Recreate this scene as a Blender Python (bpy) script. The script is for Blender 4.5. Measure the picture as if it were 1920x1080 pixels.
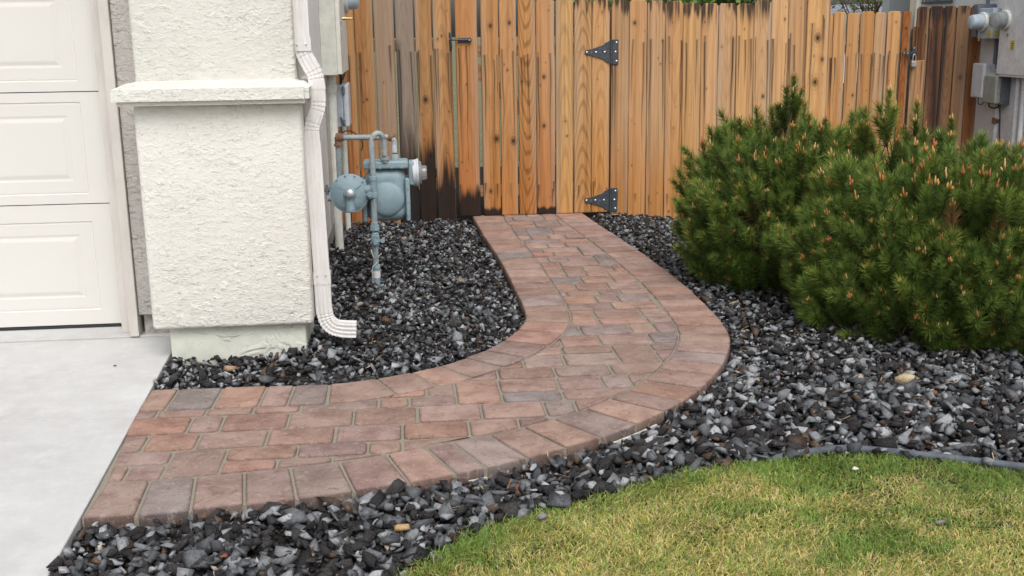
import bpy, bmesh, math, random
import numpy as np
from mathutils import Matrix, Vector
random.seed(7); rng = np.random.default_rng(11)
S = bpy.context.scene
for o in list(bpy.data.objects): bpy.data.objects.remove(o)
COL = S.collection
# ---------------------------------------------------------------- camera, sky, sun, exposure
FPX, CAMH = 2050.0, 1.45
PITCH = math.atan(480 / FPX)
cd = bpy.data.cameras.new('camera'); cam = bpy.data.objects.new('camera', cd); COL.objects.link(cam)
cd.sensor_width = 36.0; cd.lens = 36.0 * FPX / 1920.0; cd.clip_start = 0.05; cd.clip_end = 600
cam.matrix_world = Matrix.Translation((0, 0, CAMH)) @ Matrix.Rotation(math.radians(-5.5), 4, 'Z') @ \
    Matrix.Rotation(math.pi / 2 - PITCH, 4, 'X') @ Matrix.Rotation(math.radians(-0.8), 4, 'Z')
S.camera = cam
SUN_EL, SUN_AZ = math.radians(54), math.radians(174)     # azimuth measured clockwise from +Y
w = bpy.data.worlds.new('World'); S.world = w; w.use_nodes = True
nt = w.node_tree; nt.nodes.clear()
sky = nt.nodes.new('ShaderNodeTexSky'); sky.sky_type = 'NISHITA'; sky.sun_disc = False
sky.sun_elevation = SUN_EL; sky.sun_rotation = SUN_AZ; sky.dust_density = 5.0; sky.air_density = 1.0; sky.ozone_density = 1.0
hs = nt.nodes.new('ShaderNodeHueSaturation'); hs.inputs['Saturation'].default_value = 0.22
bg = nt.nodes.new('ShaderNodeBackground'); bg.inputs['Strength'].default_value = 0.15
wo = nt.nodes.new('ShaderNodeOutputWorld')
nt.links.new(sky.outputs[0], hs.inputs['Color']); nt.links.new(hs.outputs[0], bg.inputs[0]); nt.links.new(bg.outputs[0], wo.inputs[0])
sd = bpy.data.lights.new('sun', 'SUN'); sd.energy = 0.9; sd.angle = math.radians(32); sd.color = (1.0, 0.96, 0.91)
sun = bpy.data.objects.new('sun', sd); COL.objects.link(sun)
sv = Vector((math.sin(SUN_AZ) * math.cos(SUN_EL), math.cos(SUN_AZ) * math.cos(SUN_EL), math.sin(SUN_EL)))
sun.rotation_euler = sv.to_track_quat('Z', 'Y').to_euler()
S.view_settings.view_transform = 'Standard'; S.view_settings.look = 'None'
S.view_settings.exposure = 0.30; S.view_settings.gamma = 1.0
S.render.resolution_x = 1024; S.render.resolution_y = 576

# ---------------------------------------------------------------- helpers
def tag(o, label=None, cat=None, group=None, kind=None):
    if label: o['label'] = label
    if cat: o['category'] = cat
    if group: o['group'] = group
    if kind: o['kind'] = kind
    return o

def empty(name, loc=(0, 0, 0), **k):
    o = bpy.data.objects.new(name, None); COL.objects.link(o); o.location = loc; o.empty_display_size = .1
    return tag(o, **k)

def link(name, me, mats, parent=None, **k):
    o = bpy.data.objects.new(name, me)
    for m in (mats if isinstance(mats, (list, tuple)) else [mats]):
        if m: me.materials.append(m)
    COL.objects.link(o)
    if parent:
        o.parent = parent
        o.matrix_parent_inverse = Matrix.Translation(-parent_world(parent))
    return tag(o, **k)

def parent_world(p):
    return Vector(p.location)      # nested empties keep world locations (their parent inverse undoes the parent's offset)

SPLIT = {'sleeve', 'screw', 'bolt', 'slot', 'flange', 'clip', 'cover', 'window_bars', 'sticker_print', 'lock', 'strap_bolt', 'rib', 'cable', 'tracer_wire', 'union_nut', 'yellow_sticker', 'elbow', 'union', 'hasp'}
def islands(bm):
    seen = set(); out = []
    for v in bm.verts:
        if v in seen: continue
        st = [v]; seen.add(v); isl = []
        while st:
            a = st.pop(); isl.append(a)
            for e in a.link_edges:
                b = e.other_vert(a)
                if b not in seen: seen.add(b); st.append(b)
        out.append(isl)
    return out
def bobj(name, bm, mats, parent=None, smooth=False, bevel=0, seg=2, **k):
    if name in SPLIT and parent is not None:
        isl = islands(bm)
        if len(isl) > 1:
            nm = {'sticker_print': 'print_line', 'window_bars': 'window_bar'}.get(name, name); res = None
            for I in isl:
                I = set(I); b2 = bmesh.new(); mp_ = {v: b2.verts.new(v.co) for v in I}
                for f in bm.faces:
                    if f.verts[0] in I: b2.faces.new([mp_[v] for v in f.verts])
                res = bobj2(nm, b2, mats, parent, smooth, bevel, seg, **k)
            bm.free(); return res
    return bobj2(name, bm, mats, parent, smooth, bevel, seg, **k)
def bobj2(name, bm, mats, parent=None, smooth=False, bevel=0, seg=2, **k):
    me = bpy.data.meshes.new(name)
    bmesh.ops.recalc_face_normals(bm, faces=bm.faces[:])
    bm.to_mesh(me); bm.free()
    if smooth:
        for p in me.polygons: p.use_smooth = True
        me.set_sharp_from_angle(angle=math.radians(38))
    o = link(name, me, mats, parent, **k)
    if bevel:
        m = o.modifiers.new('bevel', 'BEVEL'); m.width = bevel; m.segments = seg; m.limit_method = 'ANGLE'; m.angle_limit = math.radians(40)
    return o

def nobj(name, V, Fs, mats, parent=None, col=None, smooth=False, flat_size=None, colname='col', extra=None, **k):
    """fast mesh from numpy: V (n,3); Fs (m,s) constant size faces or list of such arrays"""
    if not isinstance(Fs, list): Fs = [Fs]
    me = bpy.data.meshes.new(name)
    V = np.asarray(V, dtype=np.float32)
    me.vertices.add(len(V)); me.vertices.foreach_set('co', V.ravel())
    tot = sum(f.size for f in Fs); nf = sum(len(f) for f in Fs)
    me.loops.add(tot); me.polygons.add(nf)
    me.loops.foreach_set('vertex_index', np.concatenate([f.ravel() for f in Fs]).astype(np.int32))
    tots = np.concatenate([np.full(len(f), f.shape[1], np.int32) for f in Fs])
    me.polygons.foreach_set('loop_start', (np.cumsum(tots) - tots).astype(np.int32))
    if smooth: me.polygons.foreach_set('use_smooth', np.ones(nf, bool))
    me.update(calc_edges=True)
    if col is not None:
        a = me.color_attributes.new(name=colname, type='FLOAT_COLOR', domain='POINT')
        c = np.ones((len(V), 4), np.float32); c[:, :col.shape[1]] = col
        a.data.foreach_set('color', c.ravel())
    return link(name, me, mats, parent, **k)

def box(bm, x0, x1, y0, y1, z0, z1, mi=0):
    vs = [bm.verts.new((x, y, z)) for x in (x0, x1) for y in (y0, y1) for z in (z0, z1)]
    for f in ((0, 1, 3, 2), (4, 6, 7, 5), (0, 4, 5, 1), (2, 3, 7, 6), (0, 2, 6, 4), (1, 5, 7, 3)):
        bm.faces.new([vs[i] for i in f]).material_index = mi
    return vs

def frames(pts):
    P = [Vector(p) for p in pts]; out = []
    up = None
    for i, p in enumerate(P):
        t = (P[min(i + 1, len(P) - 1)] - P[max(i - 1, 0)]).normalized()
        if up is None:
            up = Vector((0, 0, 1)) if abs(t.z) < .9 else Vector((0, 1, 0))
        s = t.cross(up)
        s.normalize(); up = s.cross(t).normalized()
        out.append((p, t, s, up))
    return out

def tube(bm, pts, r, n=12, cap=True, mi=0, smooth_pts=0):
    if smooth_pts: pts = catmull(pts, smooth_pts)
    fr = frames(pts); rings = []
    if isinstance(r, (list, tuple)): r = list(np.interp(np.linspace(0, 1, len(pts)), np.linspace(0, 1, len(r)), r))
    for i, (p, t, s, u) in enumerate(fr):
        rr = r[i] if isinstance(r, (list, tuple)) else r
        rings.append([bm.verts.new(p + (s * math.cos(a) + u * math.sin(a)) * rr) for a in [2 * math.pi * k / n for k in range(n)]])
    for a, b in zip(rings, rings[1:]):
        for k in range(n):
            bm.faces.new((a[k], a[(k + 1) % n], b[(k + 1) % n], b[k])).material_index = mi
    if cap:
        bm.faces.new(rings[0][::-1]).material_index = mi; bm.faces.new(rings[-1]).material_index = mi

def lathe(bm, c, axis, prof, n=28, mi=0):
    """prof: list of (distance along axis, radius)"""
    a = Vector(axis).normalized(); h = Vector((0, 0, 1)) if abs(a.z) < .9 else Vector((1, 0, 0))
    s = a.cross(h).normalized(); u = s.cross(a).normalized(); c = Vector(c); rings = []
    for d, r in prof:
        rings.append([bm.verts.new(c + a * d + (s * math.cos(t) + u * math.sin(t)) * max(r, 1e-4)) for t in [2 * math.pi * k / n for k in range(n)]])
    for A, B in zip(rings, rings[1:]):
        for k in range(n):
            bm.faces.new((A[k], A[(k + 1) % n], B[(k + 1) % n], B[k])).material_index = mi
    bm.faces.new(rings[0][::-1]).material_index = mi; bm.faces.new(rings[-1]).material_index = mi

def catmull(pts, k):
    P = [Vector(p) for p in pts]; out = []
    for i in range(len(P) - 1):
        a, b, c, d = P[max(i - 1, 0)], P[i], P[i + 1], P[min(i + 2, len(P) - 1)]
        for j in range(k):
            t = j / k
            out.append(0.5 * ((2 * b) + (c - a) * t + (2 * a - 5 * b + 4 * c - d) * t * t + (3 * b - a - 3 * c + d) * t ** 3))
    out.append(P[-1]); return out

# value noise (numpy)
_perm = rng.permutation(65536)
_val = rng.random(65536)
def _h(ix, iy): return _val[(_perm[(ix.astype(np.int64) * 1619 + iy.astype(np.int64) * 31337) & 65535])]
def vnoise(x, y):
    x = np.asarray(x, float); y = np.asarray(y, float)
    ix = np.floor(x); iy = np.floor(y); fx = x - ix; fy = y - iy
    fx = fx * fx * (3 - 2 * fx); fy = fy * fy * (3 - 2 * fy)
    a = _h(ix, iy); b = _h(ix + 1, iy); c = _h(ix, iy + 1); d = _h(ix + 1, iy + 1)
    return (a * (1 - fx) + b * fx) * (1 - fy) + (c * (1 - fx) + d * fx) * fy
def fbm(x, y, o=4):
    s = 0; a = .5; t = 0
    for k in range(o):
        s = s + a * vnoise(x * 2 ** k + 17 * k, y * 2 ** k + 9 * k); t += a; a *= .5
    return s / t
def sstep(a, b, x):
    t = np.clip((x - a) / (b - a), 0, 1); return t * t * (3 - 2 * t)

def inpoly(px, py, poly):
    poly = np.asarray(poly)[:, :2]; n = len(poly); c = np.zeros(len(px), bool); j = n - 1
    for i in range(n):
        xi, yi = poly[i]; xj, yj = poly[j]
        if yi != yj:
            m = ((yi > py) != (yj > py)) & (px < (xj - xi) * (py - yi) / (yj - yi) + xi)
            c ^= m
        j = i
    return c
def polydist(px, py, line):
    line = np.asarray(line)[:, :2]; d = np.full(len(px), 1e9)
    for a, b in zip(line[:-1], line[1:]):
        ab = b - a; L = (ab ** 2).sum() + 1e-12
        t = np.clip(((px - a[0]) * ab[0] + (py - a[1]) * ab[1]) / L, 0, 1)
        d = np.minimum(d, np.hypot(px - a[0] - t * ab[0], py - a[1] - t * ab[1]))
    return d

# ---------------------------------------------------------------- materials
class M:
    def __init__(s, name, rough=.8, spec=.3, metal=0):
        s.m = bpy.data.materials.new(name); s.m.use_nodes = True; s.t = s.m.node_tree; s.b = s.t.nodes['Principled BSDF']
        s.b.inputs['Roughness'].default_value = rough; s.b.inputs['Specular IOR Level'].default_value = spec; s.b.inputs['Metallic'].default_value = metal
        s.co = s.t.nodes.new('ShaderNodeTexCoord').outputs['Object']
    def n(s, t, **k):
        q = s.t.nodes.new(t)
        for a, b in k.items():
            if a in q.inputs: q.inputs[a].default_value = b
            else: setattr(q, a, b)
        return q
    def L(s, a, b): s.t.links.new(a, b)
    def map(s, scale=(1, 1, 1), rot=(0, 0, 0), src=None):
        q = s.n('ShaderNodeMapping'); q.inputs['Scale'].default_value = scale; q.inputs['Rotation'].default_value = rot
        s.L(src or s.co, q.inputs['Vector']); return q.outputs[0]
    def noise(s, scale, detail=3, rough=.5, src=None, dist=0):
        q = s.n('ShaderNodeTexNoise'); q.inputs['Scale'].default_value = scale; q.inputs['Detail'].default_value = detail
        q.inputs['Roughness'].default_value = rough; q.inputs['Distortion'].default_value = dist
        s.L(src or s.co, q.inputs['Vector']); return q.outputs['Fac']
    def vor(s, scale, src=None, feature='F1', out='Distance'):
        q = s.n('ShaderNodeTexVoronoi'); q.feature = feature; q.inputs['Scale'].default_value = scale
        s.L(src or s.co, q.inputs['Vector']); return q.outputs[out]
    def ramp(s, fac, stops):
        q = s.n('ShaderNodeValToRGB'); e = q.color_ramp.elements
        while len(e) < len(stops): e.new(.5)
        for el, (p, c) in zip(e, stops):
            el.position = p; el.color = (*c, 1) if len(c) == 3 else c
        s.L(fac, q.inputs[0]); return q.outputs[0]
    def gray(s, fac, a, b, va=0, vb=1): return s.ramp(fac, [(a, (va,) * 3), (b, (vb,) * 3)])
    def mix(s, a, b, fac=.5, mode='MIX'):
        q = s.n('ShaderNodeMix'); q.data_type = 'RGBA'; q.blend_type = mode
        for v, sock in ((fac, q.inputs[0]), (a, q.inputs[6]), (b, q.inputs[7])):
            if isinstance(v, (int, float)): sock.default_value = v
            elif isinstance(v, tuple): sock.default_value = (*v, 1)
            else: s.L(v, sock)
        return q.outputs[2]
    def math(s, op, a, b=None):
        q = s.n('ShaderNodeMath'); q.operation = op
        for v, sock in ((a, q.inputs[0]), (b, q.inputs[1])):
            if v is None: continue
            if isinstance(v, (int, float)): sock.default_value = v
            else: s.L(v, sock)
        return q.outputs[0]
    def attr(s, name='col', out='Color'):
        q = s.n('ShaderNodeAttribute'); q.attribute_name = name; return q.outputs[out]
    def color(s, c):
        if isinstance(c, tuple): s.b.inputs['Base Color'].default_value = (*c, 1)
        else: s.L(c, s.b.inputs['Base Color'])
        return s
    def rough(s, r): s.L(r, s.b.inputs['Roughness']); return s
    def bump(s, h, dist=.01, strength=1.0):
        q = s.n('ShaderNodeBump'); q.inputs['Distance'].default_value = dist; q.inputs['Strength'].default_value = strength
        s.L(h, q.inputs['Height']); s.L(q.outputs[0], s.b.inputs['Normal']); return s

def stucco(name, col, scale=1.0, dirt=.1, depth=.006):
    m = M(name, .92, .15)
    st = m.map((1.0, 1.0, 2.1))
    n1 = m.noise(23 * scale, 3.5, .62, st, .3)
    lace = m.gray(n1, .50, .53)
    n2 = m.noise(38 * scale, 3, .55, m.map((1.0, 1.0, 1.7), (0, 0, 0)), .25)
    l2 = m.gray(n2, .54, .58)
    patch = m.gray(m.noise(4.5, 3, .6), .35, .6, .35, 1.0)
    fine = m.noise(210, 3, .7)
    sx = m.n('ShaderNodeSeparateXYZ'); m.L(m.co, sx.inputs[0])
    wv = m.noise(17 * scale, 3, .6, m.map((1, 1, 1.25)), .2)
    saw = m.math('FRACT', m.math('ADD', m.math('MULTIPLY', sx.outputs[2], -25 * scale), m.math('MULTIPLY', wv, 6.5)))
    mk = m.gray(m.noise(24 * scale, 3.5, .6, m.map((1, 1, 1.5))), .43, .60)
    h = m.math('ADD', m.math('MULTIPLY', m.math('MULTIPLY', saw, mk), m.math('MULTIPLY', patch, .75)), m.math('MULTIPLY', l2, .16))
    h = m.math('ADD', h, m.math('MULTIPLY', fine, .22))
    m.bump(h, depth, 1.0)
    big = m.noise(2.2, 3, .6); fl = m.noise(60, 4, .7)
    c = m.mix(col, tuple(x * (1 - dirt) for x in col), m.gray(big, .35, .7))
    c = m.mix(c, tuple(x * .8 for x in col), m.math('MULTIPLY', m.gray(fl, .62, .8), .35))
    return m.color(c).m

WHITE = (.71, .70, .645)
MAT = {}
MAT['stucco'] = stucco('cream_stucco', WHITE, 1.0, .08, .0052)
MAT['stucco_trim'] = stucco('beige_grey_stucco', (.50, .475, .445), 1.1, .12, .010)  # wall return: a darker beige grey than the pillar stucco
MAT['stucco_fine'] = stucco('side_wall_stucco', (.80, .795, .765), 1.3, depth=.006)
MAT['stucco_nb'] = stucco('neighbour_stucco', (.80, .80, .80), 1.1, depth=.007)

m = M('plinth_concrete', .9, .2)
n1 = m.noise(9, 5, .6); n2 = m.noise(5, 3, .5, None, 1.5)
c = m.mix((.60, .61, .54), (.50, .51, .45), m.gray(n1, .4, .7)); c = m.mix(c, (.33, .30, .25), m.math('MULTIPLY', m.gray(n2, .68, .74), .5))
c = m.mix(c, (.26, .17, .11), m.math('MULTIPLY', m.gray(m.noise(60, 3, .8), .64, .72), .7))
m.color(c).bump(m.math('ADD', m.gray(n2, .55, .6), m.math('MULTIPLY', m.noise(120, 4, .6), .4)), .004); MAT['plinth'] = m.m

m = M('raw_concrete', .9, .2); n1 = m.noise(25, 5, .65)
m.color(m.mix((.42, .40, .37), (.25, .23, .21), m.gray(n1, .4, .65))).bump(n1, .006); MAT['raw'] = m.m

m = M('driveway_concrete', .85, .25)
a = m.noise(1.6, 6, .66, None, .15); b = m.noise(14, 5, .7); c3 = m.noise(260, 2, .6)
c = m.mix((.53, .53, .53), (.46, .455, .455), m.gray(a, .38, .62))
c = m.mix(c, (.60, .60, .60), m.math('MULTIPLY', m.gray(b, .45, .8), .6))
c = m.mix(c, (.68, .68, .69), m.math('MULTIPLY', m.gray(m.noise(4, 6, .75, None, .2), .50, .70), .35))
c = m.mix(c, (.42, .40, .38), m.math('MULTIPLY', m.gray(m.noise(90, 4, .85), .60, .72), .6))
m.color(c).bump(m.math('ADD', m.math('MULTIPLY', b, .4), m.math('MULTIPLY', c3, .7)), .003); MAT['concrete'] = m.m

m = M('garage_paint', .55, .35); g = m.noise(60, 4, .7, m.map((.5, 1, 9)))
m.color(m.mix((.66, .645, .61), (.63, .615, .58), m.noise(3, 3))).bump(g, .0008, .7); MAT['door'] = m.m
m = M('jamb_paint', .7, .25); m.color(m.mix((.60, .57, .53), (.52, .49, .455), m.gray(m.noise(11, 4, .6, m.map((1, 1, .3))), .4, .7))).bump(m.noise(80, 3), .001); MAT['jamb'] = m.m
m = M('rubber_seal', .6, .3); m.color((.03, .03, .035)); MAT['rubber'] = m.m

m = M('downspout_paint', .42, .4)
n = m.noise(30, 4, .7, m.map((1, 1, .2)))
m.color(m.mix((.70, .68, .665), (.60, .58, .565), m.gray(n, .45, .75))).bump(m.noise(40, 3), .0008); MAT['spout'] = m.m

# wood: colour comes from vertex colours of the boards; fine fibre added here
m = M('cedar_boards', .72, .22)
fi = m.noise(1, 4, .65, m.map((330, 60, 5)))
c = m.mix(m.attr(), m.mix(m.attr(), (.45, .33, .22), .8, 'MULTIPLY'), m.math('MULTIPLY', m.gray(fi, .45, .75), .5))
m.color(c).bump(fi, .0012, .8); MAT['wood'] = m.m
m = M('rail_wood', .8, .2)
fi = m.noise(1, 4, .6, m.map((4, 60, 60))); m.color(m.ramp(fi, [(.3, (.20, .11, .055)), (.7, (.36, .22, .12))])).bump(fi, .001); MAT['rail'] = m.m
m = M('pressure_treated_post', .85, .2)
fi = m.noise(1, 4, .6, m.map((60, 60, 3))); m.color(m.ramp(fi, [(.3, (.22, .2, .17)), (.7, (.36, .33, .28))])).bump(fi, .001); MAT['greypost'] = m.m

m = M('black_iron', .5, .45, .3); m.color(m.mix((.045, .055, .07), (.09, .10, .115), m.gray(m.noise(60, 4, .7), .4, .7))).bump(m.noise(200, 2), .0004); MAT['iron'] = m.m
m = M('zinc', .35, .5, .8); m.color((.62, .63, .65)); MAT['zinc'] = m.m
m = M('brass', .35, .5, .9); m.color((.55, .42, .18)); MAT['brass'] = m.m
m = M('meter_paint', .5, .4)
n = m.noise(9, 5, .65); c = m.mix((.205, .295, .34), (.27, .36, .40), m.gray(n, .35, .65)); c = m.mix(c, (.10, .13, .14), m.math('MULTIPLY', m.gray(m.noise(35, 5, .7), .6, .75), .6))
m.color(c).bump(m.noise(150, 3), .0008); MAT['meter'] = m.m
m = M('weathered_pipe', .6, .35)
n = m.noise(14, 5, .75); c = m.mix((.36, .40, .41), (.26, .31, .33), m.gray(m.noise(40, 3), .4, .7)); c = m.mix(c, (.23, .13, .07), m.gray(n, .55, .64))
m.color(c).bump(n, .0015); MAT['pipe'] = m.m
m = M('grey_pipe', .55, .35)
n = m.noise(22, 5, .75); c = m.mix((.30, .345, .36), (.20, .24, .26), m.gray(n, .45, .7)); c = m.mix(c, (.15, .12, .10), m.math('MULTIPLY', m.gray(m.noise(70, 4), .62, .7), .7))
m.color(c).bump(n, .001); MAT['gpipe'] = m.m
m = M('rust', .85, .2); m.color(m.ramp(m.noise(60, 5, .7), [(.3, (.14, .06, .03)), (.7, (.30, .20, .13))])).bump(m.noise(120, 4), .002); MAT['rust'] = m.m
m = M('clear_cover', .12, .5); m.color((.55, .60, .62)); m.b.inputs['Transmission Weight'].default_value = .75; MAT['clear'] = m.m
m = M('dial_face', .4, .3); m.color(m.ramp(m.vor(60), [(.1, (.1, .1, .1)), (.3, (.75, .75, .73))])); MAT['dial'] = m.m
def plain(name, c, r=.6, sp=.3, var=.12, sc=12, metal=0):
    m = M(name, r, sp, metal); m.color(m.mix(c, tuple(x * (1 - var * 2) for x in c), m.gray(m.noise(sc, 4, .65), .35, .7))).bump(m.noise(90, 3), .0006); return m.m
MAT['whitetag'] = plain('white_tag', (.8, .8, .78))
MAT['sagebox'] = plain('sage_enamel', (.68, .69, .62), .45)
MAT['creampvc'] = plain('cream_pvc', (.76, .76, .69), .5)
MAT['ltgrey'] = plain('light_grey_plastic', (.62, .65, .69), .45)
MAT['bluegrey'] = plain('blue_grey_enamel', (.50, .58, .66), .4)
MAT['dkgrey'] = plain('dark_grey_metal', (.17, .19, .22), .5)
MAT['olivegrey'] = plain('olive_grey_plastic', (.33, .35, .32), .5)
MAT['panelwhite'] = plain('panel_white_enamel', (.78, .78, .80), .4)
MAT['yellow'] = plain('yellow_sticker', (.65, .50, .05), .5)
MAT['ink'] = plain('label_ink', (.05, .05, .05), .6)
MAT['cable'] = plain('black_cable', (.02, .02, .02), .5)
MAT['whitewire'] = plain('white_wire', (.6, .62, .62), .4)
MAT['tanrock'] = None
m = M('edging_white', .6, .3); m.color(m.mix((.62, .60, .56), (.4, .37, .33), m.gray(m.noise(30, 4), .45, .7))); MAT['edging'] = m.m
m = M('edging_rubber', .7, .25); m.color(m.mix((.11, .125, .15), (.06, .07, .085), m.gray(m.noise(20, 4), .4, .7))).bump(m.noise(60, 3), .002); MAT['rubberedge'] = m.m

m = M('pavers', .82, .22)
big = m.noise(7, 5, .65, None, .3); med = m.noise(38, 5, .7, None, .6); fin = m.noise(300, 3, .6)
base = m.attr()
c = m.mix(base, m.mix(base, (.66, .60, .60), 1.0, 'MULTIPLY'), m.gray(big, .40, .66))
blot = m.noise(24, 6, .75, None, .5)
c = m.mix(c, m.mix(base, (.50, .36, .33), 1.0, 'MULTIPLY'), m.math('MULTIPLY', m.gray(blot, .56, .64), .62))
c = m.mix(c, (.50, .40, .345), m.math('MULTIPLY', m.gray(m.noise(31, 6, .75, None, .3), .53, .70), .50))
spk = m.noise(170, 3, .75)
c = m.mix(c, m.mix(c, (.42, .37, .36), 1.0, 'MULTIPLY'), m.math('MULTIPLY', m.gray(spk, .58, .68), .7))
c = m.mix(c, (.60, .50, .44), m.math('MULTIPLY', m.gray(m.noise(210, 3, .7), .62, .74), .5))
m.color(c).bump(m.math('ADD', m.math('MULTIPLY', blot, .6), m.math('MULTIPLY', spk, .9)), .0045)
m.rough(m.gray(big, .3, .7, .75, .92)); MAT['paver'] = m.m
m = M('joint_sand', .95, .1); m.color(m.ramp(m.noise(140, 5, .8), [(.3, (.16, .14, .11)), (.7, (.36, .33, .27))])).bump(m.noise(200, 3), .003); MAT['sand'] = m.m

m = M('gravel_stones', .75, .3)
at = m.attr(); al = m.attr(out='Alpha')
sp = m.noise(120, 4, .7); pit = m.vor(190)
c = m.mix(at, m.mix(at, (.5, .47, .45), 1, 'MULTIPLY'), m.gray(sp, .42, .68))
c = m.mix(c, m.mix(c, (1.7, 1.7, 1.75), 1, 'MULTIPLY'), m.math('MULTIPLY', m.gray(m.noise(60, 3), .55, .7), .5))
m.color(c)
h = m.math('ADD', m.math('MULTIPLY', m.math('MULTIPLY', pit, al), 1.6), m.math('MULTIPLY', sp, .5))
m.bump(h, .0035, .8); m.rough(m.gray(m.noise(9, 3), .35, .65, .45, .85)); MAT['rock'] = m.m
m = M('bed_soil', .95, .1); m.color(m.ramp(m.noise(50, 5, .8), [(.3, (.012, .011, .01)), (.75, (.045, .038, .032))])).bump(m.vor(35), .03); MAT['soil'] = m.m
m = M('far_ground', .95, .1); m.color(m.ramp(m.noise(6, 6, .7), [(.35, (.10, .12, .05)), (.65, (.24, .22, .16))])).bump(m.noise(50, 4), .02); MAT['ground'] = m.m
m = M('lawn_soil', .95, .1); m.color(m.ramp(m.noise(30, 5, .8), [(.35, (.05, .065, .02)), (.7, (.16, .14, .06))])).bump(m.noise(90, 4), .01); MAT['lawnsoil'] = m.m

def foliage(name, rough=.55, trans=.25):
    m = M(name, rough, .25); m.color(m.attr())
    tr = m.n('ShaderNodeBsdfTranslucent'); m.L(m.attr(), tr.inputs['Color'])
    mx = m.n('ShaderNodeMixShader'); mx.inputs[0].default_value = trans
    out = m.t.nodes['Material Output']; m.L(m.b.outputs[0], mx.inputs[1]); m.L(tr.outputs[0], mx.inputs[2]); m.L(mx.outputs[0], out.inputs[0])
    return m.m
MAT['grass'] = foliage('grass_blades', .6, .3); MAT['needle'] = foliage('pine_needles', .5, .15); MAT['leaf'] = foliage('leaves', .5, .3)
m = M('pine_bark', .9, .15); m.color(m.ramp(m.noise(60, 5, .7), [(.3, (.05, .03, .02)), (.7, (.15, .095, .06))])).bump(m.noise(90, 4), .004); MAT['bark'] = m.m
m = M('candle_buds', .6, .3); m.color(m.attr()); MAT['bud'] = m.m
m = M('roof_shingle', .85, .2)
br = m.n('ShaderNodeTexBrick'); br.inputs['Scale'].default_value = 3; br.inputs['Color1'].default_value = (.17, .18, .22, 1); br.inputs['Color2'].default_value = (.24, .25, .30, 1); br.inputs['Mortar'].default_value = (.09, .09, .11, 1)
br.inputs['Row Height'].default_value = .35; br.inputs['Brick Width'].default_value = .8; br.inputs['Mortar Size'].default_value = .03
m.L(m.co, br.inputs['Vector']); m.color(m.mix(br.outputs[0], (.28, .29, .34), m.math('MULTIPLY', m.noise(20, 4), .4))); MAT['shingle'] = m.m

# ---------------------------------------------------------------- plan of the ground (metres)
# inner (left/back) and outer (right/front) edge of the paver path
INNER = [(-1.10, 4.53), (-.75, 4.522), (-.45, 4.512), (-.30, 4.513), (-.17, 4.55), (.016, 4.635), (.19, 4.76), (.375, 4.962), (.51, 5.205), (.588, 5.43), (.61, 5.70), (.608, 6.16), (.597, 6.93), (.556, 7.9), (.53, 8.80)]
OUTER = [(-1.04, 3.262), (-.87, 3.262), (-.61, 3.29), (-.337, 3.332), (-.054, 3.40), (.2, 3.486), (.475, 3.612), (.731, 3.767), (.96, 3.962), (1.176, 4.213), (1.345, 4.487), (1.475, 4.78), (1.545, 5.02), (1.582, 5.32), (1.598, 5.745), (1.596, 6.288), (1.55, 7.227), (1.47, 8.2), (1.43, 8.80)]
def smoothline(pts, k=6): return np.array([tuple(p)[:2] for p in catmull([(x, y, 0) for x, y in pts], k)])
def resample(L, n):
    d = np.r_[0, np.cumsum(np.hypot(*np.diff(L, axis=0).T))]; s = np.linspace(0, d[-1], n)
    return np.c_[np.interp(s, d, L[:, 0]), np.interp(s, d, L[:, 1])], d[-1]
IN, LIN = resample(smoothline(INNER), 260); OUT, LOUT = resample(smoothline(OUTER), 320)
PATHPOLY = np.vstack([IN, OUT[::-1]])
def normals(L):
    t = np.gradient(L, axis=0); t /= np.hypot(*t.T)[:, None]; return np.c_[t[:, 1], -t[:, 0]]     # right-hand side
BW = .238
NI = normals(IN); NO = -normals(OUT)      # both point into the path
bwi = np.full(len(IN), BW); bwo = np.full(len(OUT), .25)
bwi = np.where(IN[:, 0] < -.2, .27, BW); bwi = np.convolve(np.pad(bwi, 12, 'edge'), np.ones(25) / 25, 'valid')
bwo = np.interp(np.arange(len(OUT)), [0, 60, 120, 319], [.285, .28, .25, .235])
IN2 = IN + NI * bwi[:, None]; OUT2 = OUT + NO * bwo[:, None]

LAWN = [(-.30, 2.35), (-.12, 2.72), (-.026, 2.834), (.134, 2.995), (.382, 3.187), (.6, 3.265), (.824, 3.37), (1.015, 3.455), (1.253, 3.475), (1.48, 3.495), (1.62, 3.455), (1.845, 3.36), (2.05, 3.25), (2.6, 3.0), (3.4, 2.7)]
LAWN_L = smoothline(LAWN, 5)
LAWNPOLY = np.vstack([LAWN_L, [(6, 2.0), (6, -3), (-.8, -3), (-.6, 1.6)]])

def flat(name, poly, z, mat, parent=None, thick=0, **k):
    bm = bmesh.new(); vs = [bm.verts.new((x, y, z)) for x, y in poly]; f = bm.faces.new(vs)
    if thick:
        r = bmesh.ops.extrude_face_region(bm, geom=[f]); 
        for v in r['geom']:
            if isinstance(v, bmesh.types.BMVert): v.co.z -= thick
    bmesh.ops.triangulate(bm, faces=[f for f in bm.faces if len(f.verts) > 4])
    return bobj(name, bm, mat, parent, **k)

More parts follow.
